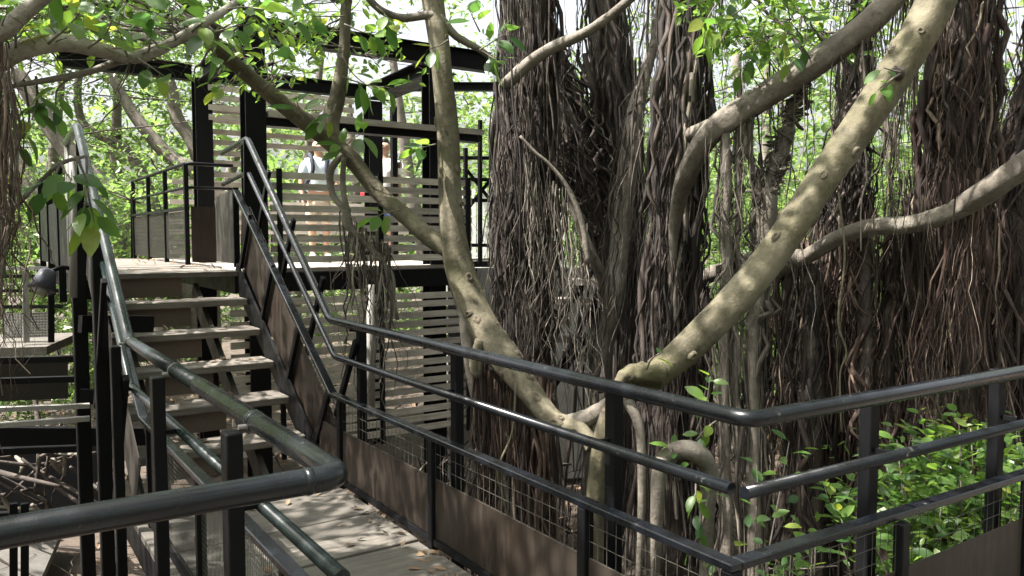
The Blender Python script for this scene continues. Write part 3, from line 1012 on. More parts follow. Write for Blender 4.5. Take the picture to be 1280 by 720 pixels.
col_px(94, 228, 720, 5.6, 20, 'tall black steel column behind the stair railing carrying the spotlight')
col_px(122, 300, 720, 5.2, 20, 'black steel column close beside the stair foot')
pg = MB().tube([P(91, 195, 5.4), P(92, 372, 5.4)], .024, 10)
tag(pg.build('pipe_post', 'grey_pipe', None, True), 'grey pipe post fixed to the black column by the stair', 'post')
db = thing('steel_frame', 'dark steel frame with two beams coloured pale as if sunlit beside the black columns', 'frame', P(50, 560, 5.2))
for y0, y1 in ((514, 507), (536, 523)):
    MB().bar(P(-60, y0, 5.0), P(112, y1, 5.4), .03, .05, (0, 0, 1)).build('beam', 'grey_pipe', db)  # pale grey colour stands in for sun on the dark beams
slab4('panel', [P(-40, 448, 6.3), P(85, 444, 6.6), P(85, 498, 6.6), P(-40, 503, 6.3)], .02, 'dark_panel', db)
slab4('panel', [P(-80, 548, 7.4), P(135, 548, 7.6), P(135, 662, 7.6), P(-80, 660, 7.4)], .02, 'black_steel', db)  # black sheet added behind the roots to stand in for deep shade
MB().bar(P(-60, 545, 5.9), P(200, 545, 6.5), .14, .08, (0, 0, 1)).build('beam', 'black_steel', db)
MB().bar(P(100, 405, 5.5), P(190, 405, 5.9), .12, .06, (0, 0, 1)).build('beam', 'black_steel', db)
MB().bar(P(100, 495, 5.5), P(150, 497, 5.6), .1, .06, (0, 0, 1)).build('beam', 'black_steel', db)
# far left walkway
fw = MB()
a, b = P(-120, 428, 8.6), P(80, 424, 9.0)
a[2] = b[2] = 0.42
fw.bar(a, b, .09, 1.3, (0, 0, 1))
tag(fw.build('side_walkway', 'deck_wood'), kind='structure')
r6 = thing('railing', 'thin railing with a grey mesh panel on the side walkway', 'railing', a)
for py, m_ in ((336, 'grey_pipe'), (346, 'black_steel'), (364, 'black_steel'), (384, 'black_steel')):
    MB().bar(P(-60, py, 8.6), P(78, py - 1, 8.8), .035, .035).build('rail', m_, r6)
MB().bar(P(32, 338, 8.5), P(33, 428, 8.5), .06, .05).build('post', 'grey_pipe', r6)
MB().bar(P(64, 338, 8.6), P(64, 428, 8.6), .06, .05).build('post', 'black_steel', r6)
slab4('mesh_backing', [P(4, 392, 8.75), P(60, 390, 8.8), P(60, 421, 8.8), P(4, 423, 8.75)], .006, 'grey_pipe', r6)
wire_panel(P(4, 423, 8.68), P(60, 421, 8.72) - P(4, 423, 8.68), P(4, 392, 8.68) - P(4, 423, 8.68), r6, .03, .003)
tag(MB().bar(P(-120, 690, 6.4), P(68, 690, 6.8), .10, 1.6, (0, 0, 1)).build('lower_floor', 'old_floor'), kind='structure')
r7 = thing('railing', 'pair of thin steel uprights on the lower floor beyond the scuffed rail', 'railing', P(22, 720, 4.4))
for px in (17, 31):
    MB().bar(P(px, 629, 4.4), P(px, 900, 4.4), .04, .03).build('post', 'black_steel', r7)
MB().bar(P(10, 735, 4.4), P(40, 735, 4.4), .05, .03).build('rail', 'black_steel', r7)
# spotlight
sp = thing('spotlight', 'small grey cone spotlight clamped to the black column', 'spotlight', P(70, 350, 5.4))
c0 = P(60, 340, 5.3); c1 = P(52, 362, 5.25)
MB().tube([c0 + (c0 - c1) * .15, c0, c1], [.03, .052, .085], 14).build('lamp_shade', 'lamp_grey', sp, True)
MB().tube([c0, P(78, 334, 5.4), P(92, 336, 5.5)], .014, 8).build('arm', 'black_steel', sp, True)
MB().tube([c1 + np.array([0, 0, .004]), c1 + (c1 - c0) * .25], [.06, .03], 12).build('bulb', 'grey_pipe', sp, True)

# ------------------------------------------------------------------ banyan trees
def tree(label, base):
    return thing('banyan_tree', label, 'tree', (base[0], base[1], GZ))


def pillar(parent, rows, mat, nr, rmat='root_brown', k=10):
    """an aerial root grown into a rough column, with finer roots fused to it"""
    r2 = [rows[0]]
    for a, b in zip(rows[:-1], rows[1:]):
        for t in (.33, .66, 1.0):
            q = [a[i] + (b[i] - a[i]) * t for i in range(4)]
            if not (b is rows[-1] and t == 1.0):
                q[0] += rng.normal(0, 2.2); q[3] *= rng.uniform(.85, 1.15)
            r2.append(tuple(q))
    o, pa, ra = limb('aerial_root', r2, mat, parent, k, 50, .2, .16)
    if nr:
        so = shroud('root_strands', pa, ra, nr, rmat, o, 1.25, (.003, .009), .03, loose=.12)
    return o


def clustered(n, per, starts_fn, drop, sd=.05):
    """hanging bundles: starts and ends grouped so that roots hang in tassels with gaps"""
    st, en = [], []
    while len(st) < n:
        c = starts_fn()
        dr = rng.uniform(*drop); lean = rng.normal(0, .12, 3) * np.array([1, 1, 0])
        w = sd * rng.uniform(.4, 1.8)
        for _ in range(int(rng.integers(per // 3, per * 2))):
            a = c + rng.normal(0, w, 3)
            b = c + lean + rng.normal(0, w * 1.5, 3) * np.array([1, 1, 0]) + np.array([0, 0, -dr * rng.uniform(.45, 1.1)])
            st.append(a); en.append(b)
    st, en = np.array(st), np.array(en)
    en[:, 2] = np.maximum(en[:, 2], GZ)
    return st, en


# 1 slender pale trunk with a bowed foot and a long limb to the upper left
t1 = tree('slender smooth banyan trunk bowing at its foot with a long limb over the slatted platform', P(690, 530, 4.6))
o, p1, q1 = limb('trunk', [(742, 560, 4.36, 30), (728, 536, 4.44, 30), (708, 530, 4.52, 34), (686, 520, 4.6, 40), (655, 480, 4.8, 46), (618, 430, 5.0, 58), (586, 372, 5.2, 56), (568, 310, 5.3, 50), (562, 230, 5.35, 42), (558, 150, 5.4, 40), (550, 60, 5.4, 38), (538, -20, 5.5, 40), (530, -120, 5.6, 36)], 'bark_pale', t1, 18, 140, .05, .08, ws=.66)
o, p1b, _ = limb('branch', [(562, 312, 5.3, 32), (535, 295, 5.4, 30), (505, 268, 5.5, 28), (470, 238, 5.6, 27), (440, 200, 5.6, 28), (415, 178, 5.6, 32), (385, 155, 5.5, 30), (340, 120, 5.4, 27), (300, 85, 5.2, 25), (268, 55, 5.0, 24), (235, 10, 4.8, 24), (205, -50, 4.6, 24)], 'bark_pale', t1, 14, 90, .05, .08, ws=.74)
o, p1c, _ = limb('branch', [(415, 182, 5.6, 26), (412, 155, 5.6, 26), (422, 120, 5.6, 21), (430, 60, 5.6, 15), (433, 0, 5.6, 14), (440, -60, 5.6, 12)], 'bark_pale', t1, 12, 50, .04, .05)
o, p1d, _ = limb('branch', [(625, 82, 5.6, 6), (600, 62, 5.5, 9), (570, 45, 5.45, 11), (545, 20, 5.4, 12), (500, 22, 5.4, 11), (470, 8, 5.3, 10), (450, -20, 5.2, 9)], 'bark_grey', t1, 10, 40, .03, .05)
limb('aerial_root', [(600, 425, 4.95, 14), (592, 455, 4.95, 13), (598, 470, 4.95, 10), (600, 440, 4.95, 6)], 'bark_pale', t1, 8, 20)
limb('aerial_root', [(572, 345, 5.24, 8), (580, 385, 5.16, 16), (586, 440, 5.1, 18), (602, 520, 5.1, 16), (640, 640, 5.0, 14), (660, 760, 5, 12)], 'bark_grey', t1, 10, 40)
limb('aerial_root', [(427, 193, 5.55, 9), (413, 215, 5.5, 10), (416, 243, 5.5, 9), (430, 262, 5.5, 9), (434, 280, 5.5, 12), (452, 300, 5.5, 9), (480, 330, 5.5, 7), (497, 400, 5.5, 5)], 'bark_grey', t1, 8, 50)
limb('aerial_root', [(430, 196, 5.5, 7), (428, 230, 5.5, 8), (434, 265, 5.5, 8), (440, 285, 5.5, 8), (470, 320, 5.5, 6), (492, 350, 5.5, 5), (486, 420, 5.5, 4)], 'bark_grey', t1, 8, 50)
n = 90
st_ = np.array([P(px, 265 + (px - 425) * .75 + rng.normal(0, 6), 5.5) for px in rng.uniform(425, 490, n)])
en_ = np.array([s + np.array([rng.normal(0.05, .1), rng.normal(0.05, .1), -rng.uniform(.3, 1.3)]) for s in st_])
strands('aerial_roots', st_, en_, 'root_grey', t1, (.003, .009), .05, 14, 4, (0.1, 1), 1.0)
n = 260
st_ = np.array([P(px, 470 + rng.normal(0, 12), 5.05) for px in rng.uniform(595, 690, n)])
en_ = np.stack([st_[:, 0] + rng.normal(0, .12, n), st_[:, 1] + rng.normal(0, .12, n), np.full(n, GZ)], 1)
strands('aerial_roots', st_, en_, 'root_rust', t1, (.004, .012), .04, 16, 4, (0.2, .95), 1.4)
limb('aerial_root', [(645, 478, 4.6, 3), (640, 540, 4.5, 3), (622, 590, 4.4, 3), (632, 640, 4.4, 3), (634, 740, 4.4, 3)], 'bark_pale', t1, 6, 40, px=True)

lt = thing('root_tangle', 'brown crooked roots crowding the dark space below the two pale coloured beams', 'roots', P(40, 640, 6.8))
for k_ in range(34):
    x_, y_ = rng.uniform(-40, 110), rng.uniform(550, 650)
    a_, b_ = rng.normal(0, 45), rng.normal(0, 28)
    limb('root', [(x_ - a_, y_ - b_, 6.9 + rng.uniform(-.4, .3), 5), (x_ + rng.normal(0, 8), y_ + rng.normal(0, 8), 6.8, rng.uniform(3, 9)), (x_ + a_, y_ + b_, 6.9 + rng.uniform(-.4, .3), 4)], 'bark_dark' if k_ % 3 else 'bark_grey', lt, 6, 16, .1, .12)
for (y0, y1, d_) in ((452, 448, 5.6), (478, 473, 5.9), (566, 560, 5.6), (646, 640, 5.8)):
    MB().bar(P(-60, y0, d_), P(112, y1, d_ + .3), .045, .06, (0, 0, 1)).build('beam', 'black_steel', db)
# 2 leaning trunk
t2 = tree('thick pale banyan trunk leaning steeply to the right from a cut stump', P(760, 560, 4.3))
o, p2, q2 = limb('trunk', [(738, 1000, 4.25, 60), (742, 700, 4.25, 40), (746, 600, 4.25, 36), (758, 530, 4.25, 38), (785, 490, 4.2, 46), (818, 470, 4.2, 54), (870, 425, 4.25, 62), (930, 362, 4.3, 62), (985, 290, 4.35, 62), (1035, 215, 4.4, 64), (1080, 150, 4.45, 66), (1120, 90, 4.5, 70), (1160, 20, 4.5, 70), (1200, -70, 4.6, 66), (1250, -190, 4.7, 60)], 'bark_pale', t2, 20, 150, .05, .08, ws=.63)
limb('stump', [(826, 466, 4.16, 40), (806, 467, 4.12, 36), (790, 467, 4.1, 32), (779, 473, 4.08, 24), (770, 484, 4.08, 15), (762, 496, 4.1, 8)], 'bark_pale', t2, 16, 40, .16, .14, ws=.72)
limb('surface_root', [(800, 490, 4.15, 22), (765, 505, 4.3, 24), (735, 522, 4.45, 26), (705, 530, 4.55, 22)], 'bark_grey', t2, 12, 24, .08, .1)
limb('aerial_root', [(800, 1050, 4.1, 20), (812, 800, 4.05, 20), (820, 660, 4.0, 19), (823, 600, 4.0, 21), (830, 574, 4.0, 22), (848, 563, 4.0, 25), (870, 567, 4.0, 28), (886, 588, 4.05, 26), (884, 640, 4.1, 20), (882, 760, 4.1, 17), (886, 1050, 4.1, 16)], 'bark_grey', t2, 12, 50, .06, .1)
limb('aerial_root', [(785, 500, 4.1, 16), (800, 540, 4.05, 14), (802, 620, 4.0, 12), (798, 740, 4, 10)], 'bark_grey', t2, 8, 40)
# lopped knot
limb('knot', [(1116, 94, 4.5, 22), (1122, 92, 4.4, 20), (1126, 91, 4.36, 12)], 'bark_dark', t2, 10, 10, .1, .1)

def scars(parent, path, r, n, lo, hi):
    """eye shaped scars and small burls where twigs dropped off"""
    T, A, B = frames(path)
    for _ in range(n):
        i = int(rng.uniform(lo, hi) * (len(path) - 1))
        a = rng.uniform(0, 6.28)
        nr = math.cos(a) * A[i] + math.sin(a) * B[i]
        t = T[i]; q = np.cross(nr, t)
        c = path[i] + nr * r[i] * .97
        sa, sb, hh = rng.uniform(.016, .036), rng.uniform(.012, .024), rng.uniform(.006, .016)
        V, F = [c + nr * hh * .15], []
        prof = [(.35, .3), (.6, .9), (.8, 1.0), (1.15, .35), (1.6, -.6)]
        k = 12
        for (pr, pz) in prof:
            for m in range(k):
                w = m / k * 6.2832
                jr = pr * rng.uniform(.88, 1.12)
                V.append(c + t * sa * jr * math.cos(w) + q * sb * jr * math.sin(w) + nr * hh * pz)
        for m in range(k):
            F.append((0, 1 + m, 1 + (m + 1) % k))
        for l in range(len(prof) - 1):
            for m in range(k):
                a0, a1 = 1 + l * k + m, 1 + l * k + (m + 1) % k
                F.append((a0, a0 + k, a1 + k, a1))
        MB().add(V, F).build('bark_scar', 'bark_scar', parent, True)


scars(t2, p2, q2, 34, .22, .85)
scars(t1, p1, q1, 26, .15, .85)
# 3 arching limb over root-wrapped trunk
t3 = tree('root wrapped banyan trunk with a pale limb arching up to the right', P(845, 500, 6.6))
o, p3, q3 = limb('trunk', [(868, -160, 6.8, 50), (862, 0, 6.7, 42), (852, 120, 6.6, 46), (845, 230, 6.6, 50), (838, 330, 6.6, 54), (832, 430, 6.6, 58), (828, 560, 6.6, 66), (828, 700, 6.6, 90)], 'bark_dark', t3, 16, 70, .12, .1)
o, p3b, _ = limb('branch', [(836, 760, 6.55, 16), (837, 520, 6.5, 14), (838, 400, 6.46, 14), (841, 310, 6.42, 18), (847, 255, 6.28, 27), (862, 210, 6.0, 38), (890, 165, 5.8, 42), (940, 130, 5.7, 45), (990, 98, 5.6, 46), (1045, 60, 5.5, 46), (1100, 15, 5.4, 44), (1150, -50, 5.3, 42), (1210, -150, 5.2, 36)], 'bark_grey', t3, 16, 120, .07, .09, ws=.66)
limb('branch', [(910, 146, 5.76, 22), (884, 160, 6.1, 22), (862, 169, 6.45, 20), (846, 178, 6.7, 14)], 'bark_grey', t3, 12, 16)
shroud('aerial_roots', p3, q3, 300, 'root_brown', t3, 1.25, (.004, .014), .03, loose=.15)
for (x0, y0, x1, y1, w) in ((906, 150, 905, 420, 15), (924, 142, 920, 380, 10), (998, 98, 985, 160, 18), (985, 160, 958, 240, 22), (958, 235, 942, 420, 24), (935, 138, 948, 330, 8)):
    pillar(t3, [(x0, y0, 5.75, w), ((x0 + x1) / 2 + 3, (y0 + y1) / 2, 5.75, w * .95), (x1, y1, 5.8, w * .9)] + ([(x1 + 2, 760, 5.8, w)] if y1 > 300 else []), 'bark_grey', 26, 'root_grey')
n = 90
uu = rng.integers(60, 112, n)
st_ = p3b[uu] + rng.normal(0, .04, (n, 3))
en_ = st_ + np.stack([rng.normal(0, .08, n), rng.normal(0, .08, n), -rng.uniform(.2, 2.2, n)], 1)
strands('aerial_roots', st_, en_, 'root_grey', t3, (.002, .007), .035, 14, 4, (0, 1), 1.3)

# 4 wide root curtain trunk left of centre
t4 = tree('broad banyan trunk wholly curtained in dark brown aerial roots beside the slender trunk', P(660, 500, 7.2))
o, p4, q4 = limb('trunk', [(662, -160, 7.3, 50), (660, 0, 7.2, 52), (660, 120, 7.2, 54), (656, 240, 7.2, 58), (652, 340, 7.2, 54), (652, 450, 7.2, 50), (655, 700, 7.2, 70)], 'bark_dark', t4, 16, 70, .14, .12)
shroud('aerial_roots', p4, q4, 380, 'root_brown', t4, 1.3, (.004, .014), .04, loose=.12)
o, p4b, _ = limb('branch', [(630, 108, 6.8, 18), (660, 80, 6.7, 17), (690, 60, 6.6, 16), (730, 42, 6.5, 14), (765, 18, 6.4, 13), (800, -12, 6.3, 12), (860, -60, 6.2, 10)], 'bark_grey', t4, 12, 40, .04, .07)
n = 110
px = rng.uniform(618, 692, n)
st_ = np.array([P(a, rng.uniform(-60, 120), rng.uniform(6.7, 7.6)) for a in px])
en_ = st_ + np.stack([rng.normal(0, .12, n), rng.normal(0, .12, n), -rng.uniform(.8, 4.2, n)], 1)
en_[:, 2] = np.maximum(en_[:, 2], GZ)
strands('aerial_roots', st_, en_, 'root_brown', t4, (.003, .010), .03, 20, 4, (0, 1), 1.6)
n = 80
px = rng.uniform(655, 735, n)
st_ = np.array([P(a, 200 + (a - 655) * 1.3 + rng.normal(0, 18), 6.7) for a in px])
en_ = st_ + np.stack([rng.normal(.05, .12, n), rng.normal(0, .12, n), -rng.uniform(.4, 2.0, n)], 1)
strands('aerial_roots', st_, en_, 'root_grey', t4, (.003, .011), .06, 16, 4, (0.3, 1), .8)
limb('aerial_root', [(650, 170, 6.6, 4), (668, 190, 6.6, 5), (686, 205, 6.6, 5), (710, 235, 6.6, 6), (728, 280, 6.6, 8), (736, 330, 6.6, 8)], 'bark_grey', t4, 8, 30)

# 5 dark columns behind
t5 = tree('dark twin stemmed banyan trunk leaning in the middle of the grove', P(770, 500, 8.2))
o, p5, q5 = limb('trunk', [(752, -160, 8.4, 46), (760, 0, 8.3, 48), (768, 120, 8.2, 46), (775, 260, 8.2, 52), (772, 400, 8.2, 60), (770, 700, 8.2, 110)], 'bark_dark', t5, 14, 60, .14, .1)
o, p5b, q5b = limb('branch', [(678, 40, 8.3, 36), (700, 110, 8.2, 46), (725, 185, 8.1, 54), (745, 255, 8.1, 44), (762, 330, 8.1, 42)], 'bark_dark', t5, 14, 40, .1, .08)
shroud('aerial_roots', p5, q5, 220, 'root_brown', t5, 1.25, (.005, .014), .03, loose=.15)
shroud('aerial_roots', p5b, q5b, 200, 'root_brown', t5, 1.3, (.005, .012), .05, loose=.3)
limb('aerial_root', [(690, 200, 7.8, 8), (715, 255, 7.8, 12), (740, 320, 7.8, 16), (760, 360, 7.9, 18)], 'bark_grey', t5, 10, 30)
t6 = tree('smooth grey banyan stem rising straight before the dark twin trunk', P(768, 500, 7.3))
o, p6, q6 = limb('trunk', [(838, -120, 7.7, 8), (822, 30, 7.55, 11), (806, 95, 7.45, 17), (798, 125, 7.4, 22), (790, 170, 7.3, 26), (780, 250, 7.3, 28), (772, 330, 7.25, 28), (762, 400, 7.2, 26), (752, 470, 7.2, 30), (748, 700, 7.2, 50)], 'bark_grey', t6, 14, 60, .1, .07)
shroud('aerial_roots', p6, q6, 60, 'root_grey', t6, 1.2, (.003, .008), .04)

# 7 right hand big trunk with side branch and curtain
t7 = tree('tall banyan trunk cloaked in rust brown roots with a crooked branch to the right', P(1205, 500, 6.0))
o, p7, q7 = limb('trunk', [(1225, -200, 6.2, 60), (1214, -60, 6.1, 52), (1206, 60, 6.0, 54), (1200, 160, 6.0, 56), (1196, 260, 6.0, 60), (1200, 380, 6.0, 70), (1205, 520, 6.0, 90), (1205, 720, 6.0, 120)], 'bark_dark', t7, 16, 70, .16, .1)
shroud('aerial_roots', p7, q7, 380, 'root_rust', t7, 1.3, (.004, .013), .04, loose=.2)
o, p7b, q7b = limb('branch', [(1360, 160, 4.6, 52), (1285, 205, 4.9, 44), (1235, 238, 5.1, 40), (1190, 265, 5.3, 34), (1140, 280, 5.5, 30), (1090, 284, 5.7, 28), (1050, 296, 5.9, 26), (1005, 322, 6.1, 24), (960, 350, 6.4, 22), (920, 392, 6.6, 20)], 'bark_grey', t7, 16, 80, .09, .13, ws=.75)
o, p7c, _ = limb('branch', [(1000, 322, 6.1, 24), (950, 325, 6.6, 24), (900, 340, 7.0, 22), (865, 352, 7.3, 18)], 'bark_grey', t7, 12, 30, .07, .08)
st_, en_ = clustered(430, 14, lambda: p7b[rng.integers(8, 66)] + FWD * rng.uniform(0, .8), (.4, 2.8))
strands('aerial_roots', st_, en_, 'root_rust', t7, (.003, .010), .03, 18, 4, (0.15, 1), 1.5)
for (px, y0, y1, w) in ((1082, 290, 700, 22), (1165, 290, 480, 14), (1110, 300, 700, 20), (1140, 290, 700, 18), (1170, 370, 640, 24)):
    pillar(t7, [(px + 3, y0, 5.9, w * .7), (px, (y0 + y1) / 2, 5.9, w), (px + rng.normal(0, 5), y1 + 20, 5.8, w * 1.4)], 'bark_dark' if px < 1160 else 'bark_grey', 50, 'root_rust')
limb('aerial_root', [(1048, 240, 5.2, 3), (1056, 320, 5.2, 3), (1048, 400, 5.2, 3.4), (1058, 440, 5.2, 3), (1050, 470, 5.2, 3), (1052, 540, 5.2, 3)], 'bark_pale', t7, 6, 50)
# 8 massive dark trunk right edge
t8 = tree('massive dark banyan trunk hung with reddish roots at the shrub bed', P(1250, 500, 6.6))
o, p8, q8 = limb('trunk', [(1320, -150, 7.0, 30), (1305, 60, 6.9, 36), (1285, 190, 6.8, 60), (1266, 280, 6.8, 110), (1262, 380, 6.8, 145), (1265, 520, 6.8, 170), (1265, 720, 6.8, 200)], 'bark_dark', t8, 20, 60, .16, .12)
shroud('aerial_roots', p8, q8, 420, 'root_rust', t8, 1.15, (.004, .012), .04, loose=.2, tint=(0, .75))

# 9 thin curtain of roots across the right half, hung from the limbs above
def curtain(parent, x0, x1, y0, d0, d1, n, mat, drop, rad=(.002, .007), tint=(0, 1), power=1.5, wig=.025):
    st_, en_ = clustered(n, 12, lambda: P(rng.uniform(x0, x1), rng.uniform(y0 - 60, y0 + 60), rng.uniform(d0, d1)), drop)
    return strands('aerial_roots', st_, en_, mat, parent, rad, wig, 20, 4, tint, power)


curtain(t7, 1050, 1290, -80, 6.0, 8.0, 150, 'root_rust', (1.5, 5.5))
curtain(t7, 1020, 1200, 270, 6.3, 8.0, 260, 'root_rust', (1.0, 4), power=1.8)
curtain(t3, 780, 900, -80, 6.6, 7.6, 70, 'root_brown', (1, 4))
curtain(t5, 690, 830, -80, 7.8, 8.8, 45, 'root_brown', (2, 6))
curtain(t3, 860, 1010, 120, 6.2, 8, 30, 'root_brown', (1, 3))
curtain(t3, 840, 1050, 400, 6.0, 7.5, 200, 'root_brown', (.8, 2.4), power=1.2, wig=.04)
curtain(t4, 600, 700, 420, 6.0, 7.4, 150, 'root_brown', (.8, 2.4), power=1.2, wig=.05)
tt = tree('dark root clad stem between the leaning trunk and the crooked branch', P(1056, 500, 6.6))
o, pp_, qq_ = limb('trunk', [(1085, -100, 6.9, 14), (1072, 100, 6.7, 20), (1060, 220, 6.6, 34), (1052, 350, 6.6, 44), (1056, 720, 6.6, 70)], 'bark_dark', tt, 12, 50, .16, .1)
shroud('aerial_roots', pp_, qq_, 220, 'root_brown', tt, 1.5, (.004, .011), .04, loose=.15)
for (px, d, w) in ((878, 7.2, 20), (948, 6.5, 26), (985, 6.3, 22), (1012, 6.2, 30)):
    pillar(t7, [(px + 2, 345 if px < 960 else 325, d, w * .6), (px, 480, d, w), (px + 3, 760, d, w * 1.6)], 'bark_dark', 70)

# 10 near tree left, mostly outside: boughs across the upper left
t9 = tree('banyan with smooth boughs sweeping over the upper left of the steps', P(-110, 500, 3.4))
o, p9, q9 = limb('trunk', [(-150, 1500, 3.3, 200), (-140, 700, 3.3, 150), (-125, 400, 3.3, 130), (-105, 200, 3.3, 120), (-100, 0, 3.3, 110), (-130, -250, 3.4, 90)], 'bark_grey', t9, 18, 60, .1, .08)
shroud('aerial_roots', p9, q9, 260, 'root_rust', t9, 1.3, (.003, .008), .03, loose=.08)
o, p9b, _ = limb('branch', [(-60, 120, 3.3, 44), (-10, 82, 3.3, 34), (30, 62, 3.35, 30), (80, 54, 3.4, 26), (130, 64, 3.5, 22), (165, 72, 3.6, 19), (200, 62, 3.7, 17), (240, 38, 3.8, 14), (285, 10, 3.9, 11), (320, -20, 4, 8)], 'bark_light', t9, 14, 70, .05, .08, ws=.8)
o, p9c, _ = limb('branch', [(-60, 60, 3.2, 34), (0, 40, 3.2, 26), (30, 16, 3.2, 22), (60, -10, 3.2, 20), (110, -60, 3.2, 18)], 'bark_light', t9, 12, 30, .05, .08, ws=.85)
o, p9d, _ = limb('branch', [(0, 110, 3.3, 5), (60, 100, 3.4, 8), (110, 90, 3.5, 9), (150, 76, 3.6, 10), (210, 55, 3.8, 10), (270, 40, 4.0, 7)], 'bark_grey', t9, 10, 40, .04, .08)
o, p9e, _ = limb('branch', [(-20, 290, 3.2, 6), (15, 262, 3.2, 7), (45, 232, 3.3, 6), (75, 205, 3.3, 6), (108, 195, 3.4, 4)], 'bark_grey', t9, 8, 30)
for k_ in range(7):
    xx = -8 + k_ * 3
    limb('aerial_root', [(xx, 90, 3.1, 6), (xx + rng.normal(4, 5), 200, 3.1, 5), (xx + rng.normal(0, 5), 330, 3.1, 5), (xx - 10, 400, 3.1, 4)], 'bark_grey', t9, 6, 30, .1, .15)
n = 110
st_ = np.array([P(rng.uniform(-30, 22), rng.uniform(40, 260), rng.uniform(3.0, 3.3)) for _ in range(n)])
en_ = st_ + np.stack([rng.normal(0, .05, n), rng.normal(0, .05, n), -rng.uniform(.2, 1.0, n)], 1)
strands('aerial_roots', st_, en_, 'root_rust', t9, (.002, .006), .06, 16, 4, (0.3, 1), 1)
n = 80
ii_ = rng.integers(5, 60, n)
st_ = p9b[ii_]; en_ = st_ + rng.normal(0, .22, (n, 3)) * np.array([1, 1, .7])
twigs('twigs', st_, en_, 'root_grey', t9, (.0015, .004))

# ------------------------------------------------------------------ left background trees
left_rows = [
    ('pale stout banyan trunk leaning behind the landing railing', [(20, 90, 13.2, 28), (75, 175, 13.2, 32), (120, 225, 13.2, 34), (170, 280, 13.2, 38), (215, 340, 13.2, 42), (260, 480, 13.2, 50)]),
    ('grey banyan trunk slanting down behind the stair railing', [(-60, 60, 13.8, 40), (0, 170, 13.8, 36), (40, 235, 13.8, 34), (85, 310, 13.8, 36), (120, 440, 13.8, 44), (130, 600, 13.8, 60)]),
    ('forked slim tree curving across behind the black columns', [(120, 60, 14.6, 14), (150, 115, 14.6, 16), (180, 160, 14.6, 20), (215, 198, 14.6, 24), (255, 225, 14.6, 26), (330, 330, 14.6, 30), (360, 470, 14.6, 40)]),
    ('upright slim tree standing behind the landing panels', [(180, 40, 15.2, 14), (210, 100, 15.2, 20), (222, 150, 15.2, 22), (245, 195, 15.2, 20), (262, 330, 15.2, 26), (262, 480, 15.2, 40)]),
    ('thin leaning tree behind the mesh panelled railing', [(100, 60, 15.2, 12), (102, 150, 15.2, 14), (160, 190, 15.2, 18), (190, 250, 15.2, 22), (205, 330, 15.2, 26), (210, 480, 15.2, 36)]),
]
LT = []
for lab, rows in left_rows:
    tt = tree(lab, P(rows[-1][0], 500, rows[-1][2]))
    o, pp_, qq_ = limb('trunk', rows, 'bark_grey', tt, 14, 60, .1, .1, ws=.68)
    LT.append((tt, pp_))


# ------------------------------------------------------------------ crowns
def box_centres(n, x, y, z):
    return np.stack([rng.uniform(*x, n), rng.uniform(*y, n), rng.uniform(*z, n)], 1)


def px_centres(n, x, y, d):
    return np.array([P(rng.uniform(*x), rng.uniform(*y), rng.uniform(*d)) for _ in range(n)])


# overhead canopy (mostly out of view) that breaks the sunlight
crown(t1, p1[-10:], box_centres(46, (-1.5, 4.5), (2.5, 8.5), (5.0, 7.5)), 6800, .36, .14)
crown(t2, p2[-10:], box_centres(46, (0.5, 7.5), (-2, 4.5), (5.2, 7.8)), 9000, .38, .14)
crown(t9, p9[-10:], box_centres(60, (-6.5, 0.8), (-2.0, 7.5), (4.2, 7.5)), 8600, .38, .14)
crown(t3, p3[:10], box_centres(34, (3.5, 9.5), (3.5, 9.5), (5.6, 8.2)), 3000, .6, .13)
crown(t4, p4[:10], box_centres(30, (2, 6.5), (6, 11), (5.6, 8.2)), 2600, .6, .13)
crown(t7, p7[:10], box_centres(34, (5, 10), (0, 5.5), (5.4, 8)), 3200, .6, .13)
# foliage in view, upper left and middle distance
crown(t9, np.vstack([p9b, p9d, p9c]), px_centres(30, (-20, 300), (-70, 50), (4.0, 6.0)), 1000, .2, .085, droop=.5)
crown(t1, np.vstack([p1b, p1c]), px_centres(26, (250, 520), (-80, 100), (5.4, 7.0)), 800, .2, .085, droop=.4)
crown(t3, p3b, px_centres(16, (890, 1060), (-60, 60), (5.0, 6.5)), 700, .2, .085, droop=.4)
for i, (tt, pp_) in enumerate(LT):
    top_ = pp_[:12]
    crown(tt, top_, top_[0] + rng.normal(0, 1, (20, 3)) * np.array([1.7, 1.7, 1.2]) + np.array([0, 0, .6]), 2600, .5, .12, 'leaf_far')

